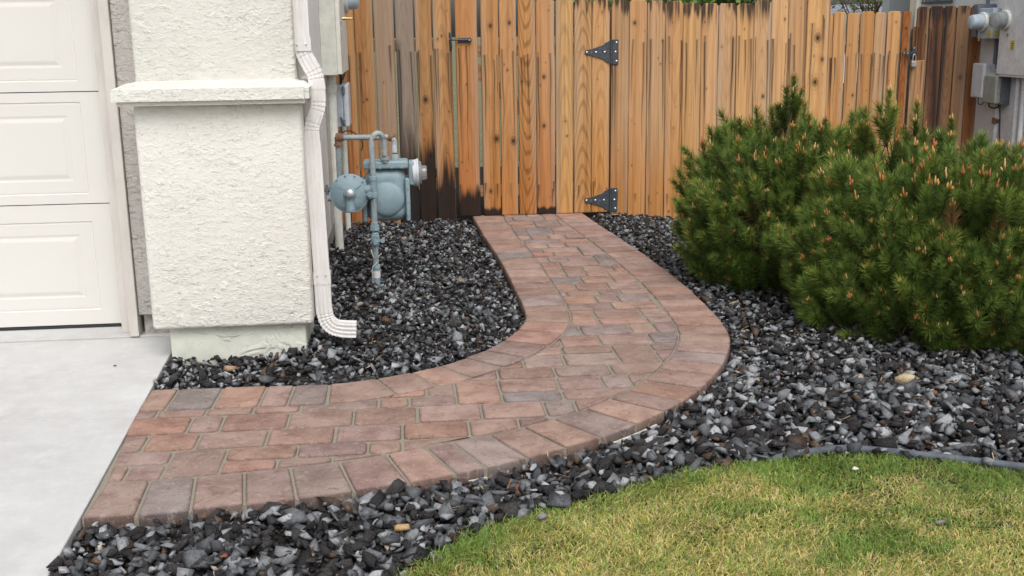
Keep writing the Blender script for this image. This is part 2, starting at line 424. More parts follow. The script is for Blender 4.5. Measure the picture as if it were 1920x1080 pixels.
# ---------------------------------------------------------------- structure: ground, driveway, lawn, path
bm = bmesh.new()
for x0, x1, y0, y1 in [(-200, 200, -80, 400)]:
    vs = [bm.verts.new(p) for p in ((x0, y0, -.16), (x1, y0, -.16), (x1, y1, -.16), (x0, y1, -.16))]; bm.faces.new(vs)
bobj('ground', bm, MAT['ground'], kind='structure')
EDGE = lambda v: -1.104 - .0473 * (v - 4.53)      # the driveway's right edge
gx, gy = np.meshgrid(np.linspace(-1.1, 6.6, 160), np.linspace(2.0, 12.5, 220))
def gz(x, y):
    z = -.056 + .02 * (fbm(x * 1.7, y * 1.7, 3) - .5)
    z = z + .012 * np.exp(-((x - EDGE(y)) / .08) ** 2)
    z = z + .010 * (y < 5.5) * (y > 2.9)
    z = z - .05 * sstep(1.7, 2.3, x) * sstep(6.8, 8.2, y) + .012 * np.exp(-((x - 2) ** 2 + (y - 3.9) ** 2) / .5)
    z = z + .045 * np.exp(-((x + .45) ** 2) / .03 - ((y - 5.0) ** 2) / .08)
    return z
V = np.c_[gx.ravel(), gy.ravel(), gz(gx, gy).ravel()]; W_ = gx.shape[1]
idx = (np.arange(gx.shape[0] - 1)[:, None] * W_ + np.arange(W_ - 1)).ravel()
nobj('gravel_bed_soil', V, np.c_[idx, idx + 1, idx + W_ + 1, idx + W_], MAT['soil'], kind='structure', smooth=True)

bm = bmesh.new()
EDGE = lambda v: -1.104 - .0473 * (v - 4.53)
for ya, yb, zt_ in ((-3, 4.2, 0), (4.206, 5.385, -.001)):
    vs = box(bm, -9, -1.1, ya, yb, -.13, zt_)
    for v in vs[4:]: v.co.x = EDGE(v.co.y)
box(bm, -9, -1.17, 5.40, 5.8, -.13, .004)
bobj('driveway', bm, MAT['concrete'], kind='structure', bevel=.004)
bm = bmesh.new(); box(bm, -1.0885, -1.0875, 2, 4.55, -.1, -.004); bm.free()
flat('lawn_soil', LAWNPOLY, -.05, MAT['lawnsoil'], kind='structure')

# pavers
def sh_clip(sub, clip):
    out = [tuple(p) for p in sub]; n = len(clip)
    for i in range(n):
        ax, ay = clip[i]; bx, by = clip[(i + 1) % n]
        inp = out; out = []
        if not inp: break
        def side(p): return (bx - ax) * (p[1] - ay) - (by - ay) * (p[0] - ax)
        s = inp[-1]; ds = side(s)
        for e in inp:
            de = side(e)
            if de >= 0:
                if ds < 0:
                    t = ds / (ds - de); out.append((s[0] + (e[0] - s[0]) * t, s[1] + (e[1] - s[1]) * t))
                out.append(e)
            elif ds >= 0:
                t = ds / (ds - de); out.append((s[0] + (e[0] - s[0]) * t, s[1] + (e[1] - s[1]) * t))
            s, ds = e, de
    return out
def parea(p): return .5 * sum(p[i][0] * p[(i + 1) % len(p)][1] - p[(i + 1) % len(p)][0] * p[i][1] for i in range(len(p)))
def clean(p, d=.004):
    o = []
    for q in p:
        if not o or math.hypot(q[0] - o[-1][0], q[1] - o[-1][1]) > d: o.append(q)
    while len(o) > 2 and math.hypot(o[0][0] - o[-1][0], o[0][1] - o[-1][1]) < d: o.pop()
    return o
def rrect(x0, x1, y0, y1, r):
    o = []
    for cx, cy, a0 in ((x1 - r, y1 - r, 0), (x0 + r, y1 - r, 90), (x0 + r, y0 + r, 180), (x1 - r, y0 + r, 270)):
        for k in range(4):
            a = math.radians(a0 + 30 * k); o.append((cx + r * math.cos(a), cy + r * math.sin(a)))
    return o
PCOL = [(.44, .285, .235), (.42, .28, .235), (.45, .31, .265), (.40, .28, .245), (.43, .305, .265), (.40, .285, .255), (.44, .27, .22), (.39, .28, .255), (.46, .33, .285)]
PGREY = [(.37, .29, .27), (.33, .28, .275), (.38, .295, .275)]
PV, PF3, PCc = [], [], []
pav_bm = bmesh.new(); pav_layer = pav_bm.verts.layers.float_color.new('col')
def inset(p, d):
    n = len(p); o = []
    for i in range(n):
        a = np.array(p[i - 1]); b = np.array(p[i]); c = np.array(p[(i + 1) % n])
        e1 = b - a; e2 = c - b; e1 /= np.hypot(*e1) + 1e-9; e2 /= np.hypot(*e2) + 1e-9
        n1 = np.array([-e1[1], e1[0]]); n2 = np.array([-e2[1], e2[0]]); m = n1 + n2; L = np.hypot(*m)
        m = m / L / max(.5, (L / 2)) if L > 1e-6 else n1
        o.append(tuple(b + m * d))
    return o
def paver(poly, col, z=0., grad=True):
    poly = clean(poly)
    if len(poly) < 3: return
    A = parea(poly)
    if A < 0: poly = poly[::-1]; A = -A
    per = sum(math.hypot(poly[i][0] - poly[i - 1][0], poly[i][1] - poly[i - 1][1]) for i in range(len(poly)))
    if A < .0012 or A / per < .009: return
    cx = sum(p[0] for p in poly) / len(poly); cy = sum(p[1] for p in poly) / len(poly)
    tx, ty = random.gauss(0, .006), random.gauss(0, .006); dz = random.gauss(0, .0011) + z
    zz = lambda p, o=0: dz + o + (p[0] - cx) * tx + (p[1] - cy) * ty
    r1 = inset(poly, .004); r2 = inset(poly, .011)
    if abs(parea(r2)) < .2 * A or parea(r2) < 0: r2 = [(cx + (p[0] - cx) * .9, cy + (p[1] - cy) * .9) for p in poly]; r1 = [(cx + (p[0] - cx) * .96, cy + (p[1] - cy) * .96) for p in poly]
    rings = []
    for ring, h in ((poly, -.055), (poly, -.0065), (r1, -.0020), (r2, 0)):
        row = []
        for p in ring:
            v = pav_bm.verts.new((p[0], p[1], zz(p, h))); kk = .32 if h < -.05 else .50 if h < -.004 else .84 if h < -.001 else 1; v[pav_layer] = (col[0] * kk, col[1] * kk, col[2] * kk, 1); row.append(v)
        rings.append(row)
    n = len(poly)
    for a, b in zip(rings, rings[1:]):
        for i in range(n):
            f = pav_bm.faces.new((a[i], a[(i + 1) % n], b[(i + 1) % n], b[i])); f.smooth = True
    f = pav_bm.faces.new(rings[-1]); f.smooth = True
def pickcol(greyp=.12):
    c = random.choice(PGREY if random.random() < greyp else PCOL); k = random.uniform(.74, .96); j = random.uniform(-.008, .008)
    h_ = random.uniform(-.03, .05); return (c[0] * k * (1 + h_ * .5) + j, c[1] * k, c[2] * k * (.97 - h_))
# border courses
def border(E, N, bw, total, rnd):
    n = len(E); s = 0; bounds = [0]
    while s < total - .16:
        s += rnd.choice([.148, .165, .185, .2, .115]); bounds.append(s)
    if total - bounds[-1] < .08: bounds[-1] = total
    else: bounds.append(total)
    for a, b in zip(bounds, bounds[1:]):
        g = .0044; ss = np.linspace(a + g, b - g, 4) / total * (n - 1)
        e = [tuple(np.array([np.interp(q, range(n), E[:, 0]), np.interp(q, range(n), E[:, 1])])) for q in ss]
        i2 = [tuple(np.array([np.interp(q, range(n), (E + N * (bw - .0055)[:, None])[:, 0]), np.interp(q, range(n), (E + N * (bw - .0055)[:, None])[:, 1])])) for q in ss]
        # nip the corners
        poly = e + i2[::-1]
        q = []
        for i, p in enumerate(poly):
            if i in (0, 3, 4, 7):
                A_ = np.array(poly[i - 1]); B_ = np.array(p); C_ = np.array(poly[(i + 1) % 8])
                r = .010 if i in (0, 3) else .016
                q += [tuple(B_ + (A_ - B_) / np.hypot(*(A_ - B_)) * r), tuple(B_ + (A_ - B_) / np.hypot(*(A_ - B_)) * r * .3 + (C_ - B_) / np.hypot(*(C_ - B_)) * r * .3), tuple(B_ + (C_ - B_) / np.hypot(*(C_ - B_)) * r)]
            else: q.append(p)
        paver(q, pickcol(.10))
rb = random.Random(5)
border(IN, NI, bwi, LIN, rb); border(OUT, NO, bwo, LOUT, rb)
# field: random ashlar of three paver sizes on a 65 mm module
u0, v0, gm = -1.11, 3.50, .0585
fieldpoly = [tuple(p) for p in np.vstack([IN + NI * (bwi + .001)[:, None], (OUT + NO * (bwo + .001)[:, None])[::-1]])][::1]
if parea(fieldpoly) < 0: fieldpoly = fieldpoly[::-1]
rf = random.Random(22)
XMAX = 1.65; y0 = v0; blocked = []; row = 0
def put(x0, x1, ya, yb):
    gg = rf.uniform(.0034, .0056); w_, h_ = x1 - x0, yb - ya
    r = min(rf.uniform(.016, .026), w_ * .3, h_ * .3)
    P_ = rrect(x0 + gg, x1 - gg, ya + gg, yb - gg, r); pts = np.array(P_); ins_ = inpoly(pts[:, 0], pts[:, 1], fieldpoly)
    if not ins_.any(): return
    paver(P_ if ins_.all() else sh_clip(fieldpoly, P_), pickcol(.14))
hts = [.182, .125, .176, .186, .122, .18, .15]
heights = [hts[k % 7] for k in range(40)]
while y0 < 8.82:
    h = heights[row]; h2 = heights[row + 1]; nb_l = []
    free = []; c_ = u0
    for (p, q) in sorted(blocked): free.append((c_, p)); c_ = q
    free.append((c_, XMAX))
    for (p, q) in free:
        x_ = p; first = (p == u0)
        while x_ < q - .02:
            w_ = rf.choice([.125, .185, .25, .25, .31, .19]) * (1 if not first else rf.choice([.5, .8, 1])); first = False
            if h > .17: w_ = rf.choice([.125, .19, .25, .25, .19])
            if q - (x_ + w_) < .085: w_ = q - x_
            if w_ > .33: w_ *= .5
            tall = h + h2 < .34 and .14 < w_ < .22 and rf.random() < .28
            put(x_, x_ + w_, y0, y0 + h + (h2 if tall else 0))
            if tall: nb_l.append((x_, x_ + w_))
            x_ += w_
    blocked = nb_l; y0 += h; row += 1
me = bpy.data.meshes.new('path'); bmesh.ops.recalc_face_normals(pav_bm, faces=pav_bm.faces[:]); pav_bm.to_mesh(me); pav_bm.free()
me.set_sharp_from_angle(angle=math.radians(50))
path = link('path', me, MAT['paver'], kind='structure')
jp = [tuple(p) for p in np.vstack([IN + NI * .004, (OUT + NO * .004)[::-1]])]
flat('joint_sand', jp, -.0065, MAT['sand'], path, thick=.055)

# thin white restraint along the outer edge
E_ = OUT - NO * .012
for lo_, hi_, lb in ((.16, .25, 'short visible bit of white edging strip under the front paver border'), (.70, .93, 'longer visible bit of white edging strip at the outside of the path bend')):
    bm = bmesh.new(); ks = [k for k in range(len(OUT)) if lo_ < OUT[k][0] < hi_ and OUT[k][1] < 4.1]; rows = []
    for k in ks:
        na = NO[k] * .0045; rows.append([bm.verts.new((*q, z)) for q, z in ((E_[k] - na, -.07), (E_[k] - na, -.032), (E_[k] + na, -.032), (E_[k] + na, -.07))])
    for a_, b_ in zip(rows, rows[1:]):
        for i in range(4): bm.faces.new((a_[i], b_[i], b_[(i + 1) % 4], a_[(i + 1) % 4]))
    bobj('path_edging', bm, MAT['edging'], label=lb, cat='edging')
# rubber lawn edging
bm = bmesh.new()
tube(bm, [(1.20, 3.535, -.05), (1.33, 3.525, -.022), (1.5, 3.530, -.011), (1.62, 3.500, -.011), (1.85, 3.392, -.011), (2.06, 3.282, -.010), (2.4, 3.12, -.014), (2.9, 2.94, -.03)], .0135, 12, smooth_pts=6)
bobj('lawn_edging', bm, MAT['rubberedge'], smooth=True, label='grey-blue rubber edging tube between the lawn and the black gravel at right', cat='edging')

# ---------------------------------------------------------------- gravel
def rock_proto(seed, npts=13, flatn=.62):
    r = random.Random(seed); bm = bmesh.new()
    for k in range(npts):
        v = Vector((r.gauss(0, 1), r.gauss(0, 1), r.gauss(0, 1))).normalized() * r.uniform(.8, 1.05)
        bm.verts.new((v.x, v.y * r.uniform(.75, .95), v.z * flatn))
    bmesh.ops.convex_hull(bm, input=bm.verts[:])
    lo = [v for v in bm.verts if not v.link_faces]
    bmesh.ops.delete(bm, geom=lo, context='VERTS')
    bmesh.ops.triangulate(bm, faces=bm.faces[:])
    bm.verts.index_update(); V = np.array([v.co[:] for v in bm.verts]); F = np.array([[v.index for v in f.verts] for f in bm.faces]); bm.free()
    return V, F
PROTO = [rock_proto(100 + k, random.choice([7, 8, 9, 10, 12]), random.choice([.4, .55, .75])) for k in range(26)]

def euler_mats(n, tilt, g):
    a = g.random(n) * 2 * math.pi; bx = g.normal(0, tilt, n); by = g.normal(0, tilt, n)
    ca, sa = np.cos(a), np.sin(a); cx, sx = np.cos(bx), np.sin(bx); cy, sy = np.cos(by), np.sin(by)
    Rz = np.zeros((n, 3, 3)); Rz[:, 0, 0] = ca; Rz[:, 0, 1] = -sa; Rz[:, 1, 0] = sa; Rz[:, 1, 1] = ca; Rz[:, 2, 2] = 1
    Rx = np.zeros((n, 3, 3)); Rx[:, 0, 0] = 1; Rx[:, 1, 1] = cx; Rx[:, 1, 2] = -sx; Rx[:, 2, 1] = sx; Rx[:, 2, 2] = cx
    Ry = np.zeros((n, 3, 3)); Ry[:, 1, 1] = 1; Ry[:, 0, 0] = cy; Ry[:, 0, 2] = sy; Ry[:, 2, 0] = -sy; Ry[:, 2, 2] = cy
    return Ry @ Rx @ Rz

def gather(protos, kind, pos, R, scl, col):
    """merge instanced prototypes; col (n,4)"""
    VV, FF, CC = [], [], []; off = 0
    for k, (V, F) in enumerate(protos):
        s = np.nonzero(kind == k)[0]
        if not len(s): continue
        P = np.einsum('nij,vj->nvi', R[s], V) * scl[s][:, None, None] + pos[s][:, None, :] if scl.ndim == 1 else \
            np.einsum('nij,nvj->nvi', R[s], V[None] * scl[s][:, None, :]) + pos[s][:, None, :]
        nv = len(V); VV.append(P.reshape(-1, 3)); CC.append(np.repeat(col[s], nv, axis=0))
        FF.append((F[None] + (np.arange(len(s)) * nv)[:, None, None] + off).reshape(-1, F.shape[1])); off += nv * len(s)
    return np.vstack(VV), np.vstack(FF), np.vstack(CC)

HOUSEPOLY = [(-1.13, 5.0), (-.49, 5.0), (-.49, 5.4), (-.535, 5.4), (-.535, 9), (-3, 9), (-3, 5.0)]
PATHBIG = np.vstack([IN - NI * .012, (OUT - NO * .012)[::-1]])
def visible(x, y, m=.35): return (x > -(y * .385) - m - .05) & (x < y * .60 + m)
def gravel_pts(n, g):
    x = g.uniform(-1.15, 5.2, n); y = g.uniform(2.2, 8.9, n)
    ok = visible(x, y) & ~inpoly(x, y, PATHBIG) & ~inpoly(x, y, LAWNPOLY) & ~inpoly(x, y, HOUSEPOLY) & (x > EDGE(y) + .004)
    ok &= ~((y > 8.76) & (x < 3.5))
    ok &= ~((x > 3.6) & (y > 7.4))
    return x[ok], y[ok]
g = np.random.default_rng(5)
x1, y1 = gravel_pts(60000, g); x2, y2 = gravel_pts(46000, g)
x = np.r_[x1, x2]; y = np.r_[y1, y2]; n = len(x)
size = np.clip(g.lognormal(math.log(.0168), .38, n), .008, .040)
size *= 1.05 + .30 * (1 - sstep(3.6, 5.2, y))
big = np.r_[np.zeros(len(x1), bool), g.random(len(x2)) < .10]
size = np.where(big, size * 1.35, size)
far = sstep(5.5, 8, y); size *= 1 - .06 * far
left_bed = (x < .75) & (y > 4.4); size *= np.where(left_bed, .93, 1.0)
dedge = np.minimum(polydist(x, y, IN), polydist(x, y, OUT))
zt = np.r_[g.uniform(-.012, .008, len(x1)), g.uniform(.012, .034, len(x2))] + gz(x, y)
zt += .010 * sstep(.02, .25, dedge)
ins = inpoly(x, y, LAWNPOLY)
size = np.where(dedge < .03, np.minimum(size, .019), size)
kind = g.integers(0, len(PROTO), n)
scl = np.c_[size * g.uniform(.9, 1.35, n), size * g.uniform(.75, 1.1, n), size * g.uniform(.65, 1.1, n)]
ed_l = np.array([(1.33, 3.535), (1.5, 3.542), (1.62, 3.515), (1.85, 3.405), (2.06, 3.29), (2.4, 3.13), (2.9, 2.94)]); near_ = polydist(x, y, ed_l) < .035
scl[near_] *= .62; zt[near_] -= .022
t = g.random(n); clump = fbm(x * 3.1, y * 3.1, 3)
light_p = .30 + .5 * (clump - .5)
col = np.zeros((n, 4)); 
lav = t < .44 - .4 * (clump - .5)
k = g.uniform(.017, .044, n); col[:, 0] = k * 1.08; col[:, 1] = k; col[:, 2] = k * 1.03; col[:, 3] = 1
sl = (~lav) & (t < .79); k = g.uniform(.06, .14, n)
col[sl] = np.c_[k * .94, k * 1.0, k * 1.09, np.full(n, .12)][sl]
lt = t >= .77; k = g.uniform(.17, .40, n)
col[lt] = np.c_[k * .95, k * 1.0, k * 1.06, np.full(n, .05)][lt]
br_ = g.random(n) < .05; k = g.uniform(.5, 1.3, n); col[br_] = np.c_[.10 * k, .065 * k, .045 * k, np.full(n, .4)][br_]
pk = g.random(n) < .006; k = g.uniform(.6, 1.2, n); col[pk] = np.c_[.42 * k, .36 * k, .29 * k, np.full(n, .1)][pk]
rd = g.random(n) < .0018; col[rd] = (.24, .09, .055, .3)
V, F_, C_ = gather(PROTO, kind, np.c_[x, y, zt], euler_mats(n, .5, g), scl, col)
nobj('gravel', V, F_, MAT['rock'], col=C_, label='black and blue-grey crushed lava gravel filling the beds around the path', cat='gravel', kind='stuff')

# fallen pine needles and twig bits lying on the stones
g = np.random.default_rng(77); n = 420
r_ = g.normal(0, 1, (n, 2)) * np.array([.9, .8]) + np.array([2.3, 4.9]); r_[:120] = np.c_[g.uniform(-1, 2.6, 120), g.uniform(2.8, 8.5, 120)]
ok = visible(r_[:, 0], r_[:, 1]) & ~inpoly(r_[:, 0], r_[:, 1], PATHBIG) & ~inpoly(r_[:, 0], r_[:, 1], LAWNPOLY) & ~inpoly(r_[:, 0], r_[:, 1], HOUSEPOLY) & (r_[:, 0] > EDGE(r_[:, 1])) & (r_[:, 1] < 8.6)
r_ = r_[ok]; n = len(r_); a = g.random(n) * 2 * math.pi; L_ = g.uniform(.010, .028, n); dz = g.normal(0, .25, n)
d = np.c_[np.cos(a), np.sin(a), dz] * L_[:, None]; p = np.c_[r_, gz(r_[:, 0], r_[:, 1]) + .052]; sd_ = np.c_[-np.sin(a), np.cos(a), np.zeros(n)] * .0016
V = np.stack([p - d - sd_, p - d + sd_, p + d + sd_, p + d - sd_], 1).reshape(-1, 3); c = np.where((g.random(n) < .6)[:, None], [.26, .12, .05], [.42, .30, .16])
nobj('fallen_needles', V, np.arange(len(V)).reshape(-1, 4), MAT['bud'], col=np.repeat(c, 4, axis=0), label='dry brown pine needles scattered over the gravel', cat='needles', kind='stuff')
# a few stones that stand out
def stone(name, loc, s, col, label, seed, cat='rock', rot=0, parent=None):
    V, F = rock_proto(seed, 18, .8); V = V * np.array(s) ; c, sn = math.cos(rot), math.sin(rot)
    V = np.c_[V[:, 0] * c - V[:, 1] * sn, V[:, 0] * sn + V[:, 1] * c, V[:, 2]] + np.array(loc)
    return nobj(name, V, F, MAT['rock'], col=np.tile(np.array([*col, .15]), (len(V), 1)), label=label, cat=cat)
stone('rock', (2.03, 4.13, .030), (.060, .042, .036), (.50, .40, .25), 'tan wedge-shaped rock on the black gravel below the right pine', 4, rot=-.5)
stone('rock', (2.045, 3.98, -.02), (.026, .022, .02), (.42, .27, .25), 'small pinkish pebble just in front of the tan wedge-shaped rock', 5)
stone('rock', (-.815, 4.82, -.01), (.04, .03, .026), (.36, .24, .14), 'brown-orange stone lying against the pillar foot in the left gravel', 6)
stone('rock', (1.60, 3.78, -.02), (.032, .024, .022), (.55, .55, .56), 'white stone in the gravel beyond the lawn edging', 8)
stone('rock', (1.93, 3.475, .0), (.052, .024, .02), (.42, .43, .45), 'long light grey slab resting against the rubber lawn edging', 9, rot=-.3)
stone('rock', (1.495, 3.37, -.02), (.014, .01, .009), (.75, .74, .72), 'tiny white pebble in the green grass below the edging', 10, 'pebble')
stone('rock', (1.58, 2.93, -.02), (.024, .014, .01), (.20, .20, .21), 'small flat grey stone lying out on the lawn', 11, 'pebble', rot=.2)
stone('rock', (.385, 3.12, -.015), (.022, .02, .016), (.22, .225, .235), 'grey stone that rolled onto the edge of the lawn', 12, 'pebble')
stone('rock', (-.045, 3.06, .0), (.03, .026, .024), (.50, .34, .17), 'orange-brown stone in the gravel strip in front of the path', 13)
stone('rock', (-1.34, 4.897, .004), (.009, .006, .004), (.03, .03, .03), 'tiny black chip lying on the concrete driveway', 14, 'pebble')

# ---------------------------------------------------------------- grass
g = np.random.default_rng(9)
N = 190000
x = g.uniform(-.5, 2.9, N); y = g.uniform(2.25, 3.6, N)
ok = inpoly(x, y, LAWNPOLY) & (x < y * .60 + .25) & (x > -.05 - (y - 2.2) * .0 - .25)
fr = g.random(N); d = polydist(x, y, LAWN_L)
ok |= (d < .018) & (fr < .3) & (y > 2.3)
x, y, d = x[ok], y[ok], d[ok]; n = len(x)
pat = fbm(x * 2.3 + 4, y * 3.2, 4); edge = 1 - sstep(.0, .14, d)
straw = np.clip(.16 + .72 * sstep(.38, .60, pat + .25 * (fbm(x * 14, y * 14, 2) - .5)) - edge * .5, .06, .85)
isstraw = g.random(n) < straw
ht = g.uniform(.013, .029, n) * (1 + .65 * edge) * (1 + .35 * (fbm(x * 6, y * 6, 2) - .5) * 2); ht[isstraw] *= .8
wd = g.uniform(.0010, .0019, n)
az = (fbm(x * 5 + 30, y * 5, 2) - .5) * 7 + g.normal(0, 1.5, n); lean = np.abs(g.normal(.8, .35, n)); lean[isstraw] += .3
dirx, diry = np.cos(az), np.sin(az); fa = g.random(n) * 2 * math.pi; wx, wy = np.cos(fa) * wd, np.sin(fa) * wd
zb = -.048 + .006 * fbm(x * 8, y * 8, 2)
P0 = np.c_[x - wx, y - wy, zb]; P1 = np.c_[x + wx, y + wy, zb]
mx_, my_ = x + dirx * ht * lean * .45, y + diry * ht * lean * .45; mz = zb + ht * .72
P2 = np.c_[mx_ - wx * .8, my_ - wy * .8, mz]; P3 = np.c_[mx_ + wx * .8, my_ + wy * .8, mz]
P4 = np.c_[x + dirx * ht * lean * 1.25, y + diry * ht * lean * 1.25, zb + ht * np.clip(1.2 - lean * .3, .5, 1.1)]
V = np.stack([P0, P1, P2, P3, P4], 1).reshape(-1, 3); b = np.arange(n) * 5
gr = np.c_[g.uniform(.17, .28, n), g.uniform(.27, .38, n), g.uniform(.05, .10, n)]; k = (g.uniform(.68, 1.28, n) * (.86 + .28 * fbm(x * 4 + 9, y * 4, 3)))[:, None]
stc = np.c_[g.uniform(.62, .80, n), g.uniform(.50, .64, n), g.uniform(.20, .34, n)]
yg = np.c_[g.uniform(.38, .52, n), g.uniform(.40, .52, n), g.uniform(.09, .15, n)]
cc = np.where(isstraw[:, None], np.where((g.random(n) < .45)[:, None], stc, yg), gr) * k
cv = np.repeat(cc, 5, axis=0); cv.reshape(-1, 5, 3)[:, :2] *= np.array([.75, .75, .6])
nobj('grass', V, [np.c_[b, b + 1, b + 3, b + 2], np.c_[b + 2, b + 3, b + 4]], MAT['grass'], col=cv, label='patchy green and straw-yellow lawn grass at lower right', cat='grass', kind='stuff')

# ---------------------------------------------------------------- house
house = empty('house', (-1.6, 5.6, 0), label='cream stucco garage corner of the house with a pillar beside the path', cat='house')
def rough_box(bm, x0, x1, y0, y1, z0, z1, r=.012, res=.03, amp=.0022, mi=0):
    """box with softly rounded, slightly uneven edges"""
    bb = bmesh.new(); box(bb, x0, x1, y0, y1, z0, z1)
    bmesh.ops.bevel(bb, geom=bb.edges[:], offset=r, segments=3, affect='EDGES', profile=.5)
    bmesh.ops.recalc_face_normals(bb, faces=bb.faces[:])
    me_ = bpy.data.meshes.new('tmp'); bb.to_mesh(me_); bb.free(); bm.from_mesh(me_); bpy.data.meshes.remove(me_)
bm = bmesh.new()
rough_box(bm, -1.345, -.53, 5.42, 12.0, .105, 3.1)
rough_box(bm, -9, -1.30, 5.42, 5.9, 2.25, 3.1)
wall = bobj('wall', bm, [MAT['stucco_fine']], house, smooth=True)
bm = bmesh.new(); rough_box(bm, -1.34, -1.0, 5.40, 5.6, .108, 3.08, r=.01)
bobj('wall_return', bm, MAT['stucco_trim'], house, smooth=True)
bm = bmesh.new(); box(bm, -1.325, -.555, 5.435, 11.9, -.15, .11); box(bm, -9, -1.45, 5.8, 12, -.1, 3.1)
bobj('foundation', bm, MAT['raw'], house, bevel=.006)
# pillar in two blocks
bm = bmesh.new(); rough_box(bm, -1.172, -.447, 4.95, 5.47, .145, 1.165, r=.02)
# lower-right corner of the block droops slightly, like the photographed casting
pil = bobj('pillar', bm, MAT['stucco'], house, smooth=True)
bm = bmesh.new(); rough_box(bm, -1.16, -.467, 4.985, 5.47, 1.24, 3.1, r=.018)
bobj('pillar_shaft', bm, MAT['stucco'], house, smooth=True)
bm = bmesh.new(); bb = bmesh.new(); box(bb, -1.245, -.405, 4.872, 5.47, 1.160, 1.232)
top = [v for v in bb.verts if v.co.z > 1.2]
r = bmesh.ops.extrude_face_region(bb, geom=[f for f in bb.faces if all(v.co.z > 1.2 for v in f.verts)])
for v in [q for q in r['geom'] if isinstance(q, bmesh.types.BMVert)]:
    v.co.z = 1.262; v.co.x = max(-1.175, min(-.455, v.co.x)); v.co.y = max(4.965, v.co.y)
bmesh.ops.bevel(bb, geom=bb.edges[:], offset=.020, segments=4, affect='EDGES')
me_ = bpy.data.meshes.new('t'); bb.to_mesh(me_); bb.free(); bm.from_mesh(me_)
bobj('ledge', bm, MAT['stucco'], house, smooth=True)
bm = bmesh.new(); rough_box(bm, -1.108, -.488, 4.995, 5.45, -.13, .15, r=.01)
bobj('plinth', bm, MAT['plinth'], house, smooth=True)
# door jamb: two stepped boards
bm = bmesh.new(); box(bm, -1.388, -1.3425, 5.385, 5.62, .004, 2.3); box(bm, -1.445, -1.3885, 5.47, 5.62, .004, 2.3)
bobj('door_jamb', bm, MAT['jamb'], house, bevel=.003)
# garage door
gd = empty('garage_door', (-1.4, 5.6, 0)); gd.parent = house; gd.matrix_parent_inverse = Matrix.Translation(-house.location)
def nested_panel(bm, x0, x1, z0, z1, y, steps):
    """steps: list of (inset, depth); returns the ring-based recessed and raised panel"""
    rings = []
    for ins, dep in steps:
        rings.append([bm.verts.new(p) for p in ((x0 + ins, y + dep, z0 + ins), (x1 - ins, y + dep, z0 + ins), (x1 - ins, y + dep, z1 - ins), (x0 + ins, y + dep, z1 - ins))])
    for a, b in zip(rings, rings[1:]):
        for i in range(4): bm.faces.new((a[i], a[(i + 1) % 4], b[(i + 1) % 4], b[i]))
    bm.faces.new(rings[-1]); return rings[0]
ST = [(0, 0), (.003, .004), (.006, .0042), (.012, .003), (.066, .0035), (.074, .0055), (.080, .0055), (.096, .002), (.102, .0015)]
for k, (z0, z1) in enumerate(((.022, .641), (.6455, 1.193), (1.1975, 1.745), (1.7495, 2.29))):
    bm = bmesh.new(); ys = 5.602
    px0, px1 = -2.23, -1.572; lo, hi = z0 + (.075 if k == 0 else .048), z1 - .048
    if k == 0: lo = .098; hi = .554
    if k == 1: lo = .692; hi = 1.146
    cols = []
    xr = -1.435; X = xr
    while X > -6.6:
        cols.append((X - .137 - .66, X - .137, X)); X -= .137 + .66
    for a, b_, xe in cols:
        nested_panel(bm, a, b_, lo, hi, ys, ST)
        for q in ((b_, xe, z0, z1), (a, b_, z0, lo), (a, b_, hi, z1)):
            bm.faces.new([bm.verts.new((xx, ys, zz)) for xx, zz in ((q[0], q[2]), (q[1], q[2]), (q[1], q[3]), (q[0], q[3]))])
    bmesh.ops.remove_doubles(bm, verts=bm.verts[:], dist=.0003)
    # top and bottom lips
    for zz, s in ((z0, 1), (z1, -1)):
        bm.faces.new([bm.verts.new(p) for p in ((X, ys, zz), (xr, ys, zz), (xr, ys + .03, zz + s * .002), (X, ys + .03, zz + s * .002))])
    bobj('door_section', bm, MAT['door'], gd)
bm = bmesh.new(); box(bm, -6.6, -1.44, 5.628, 5.66, .0, 2.3)
box(bm, -6.6, -1.4355, 5.598, 5.625, .0045, .018)
bobj('bottom_seal', bm, MAT['rubber'], gd)

# ---------------------------------------------------------------- downspout
def spout_profile(wu, wv):
    hu, hv, o = wu / 2, wv / 2, []
    def side(a, b, nrm, ribs):
        for i in range(ribs):
            for t, d in ((i / ribs + .04, 0), (i / ribs + .36 / ribs * 1 + .02, 0), (i / ribs + .52 / ribs, -.0024), (i / ribs + .86 / ribs, -.0024)):
                o.append((a[0] + (b[0] - a[0]) * t + nrm[0] * d, a[1] + (b[1] - a[1]) * t + nrm[1] * d))
    side((-hu, -hv), (hu, -hv), (0, -1), 4); side((hu, -hv), (hu, hv), (1, 0), 3)
    side((hu, hv), (-hu, hv), (0, 1), 4); side((-hu, hv), (-hu, -hv), (-1, 0), 3)
    return o
def spout(bm, path, wu, wv, scale=None, close=True):
    """path of (u, z) points in the plane y = const"""
    prof = spout_profile(wu, wv); rings = []; Y = 5.062
    P = [Vector((p[0], 0, p[1])) for p in path]
    for i, p in enumerate(P):
        t = (P[min(i + 1, len(P) - 1)] - P[max(i - 1, 0)]).normalized(); side = Vector((-t.z, 0, t.x))
        s = scale[i] if scale else 1
        rings.append([bm.verts.new(p + side * a * s + Vector((0, Y + b_ * s, 0))) for a, b_ in prof])
    n = len(prof)
    for a, b_ in zip(rings, rings[1:]):
        for k in range(n): bm.faces.new((a[k], a[(k + 1) % n], b_[(k + 1) % n], b_[k]))
    return rings
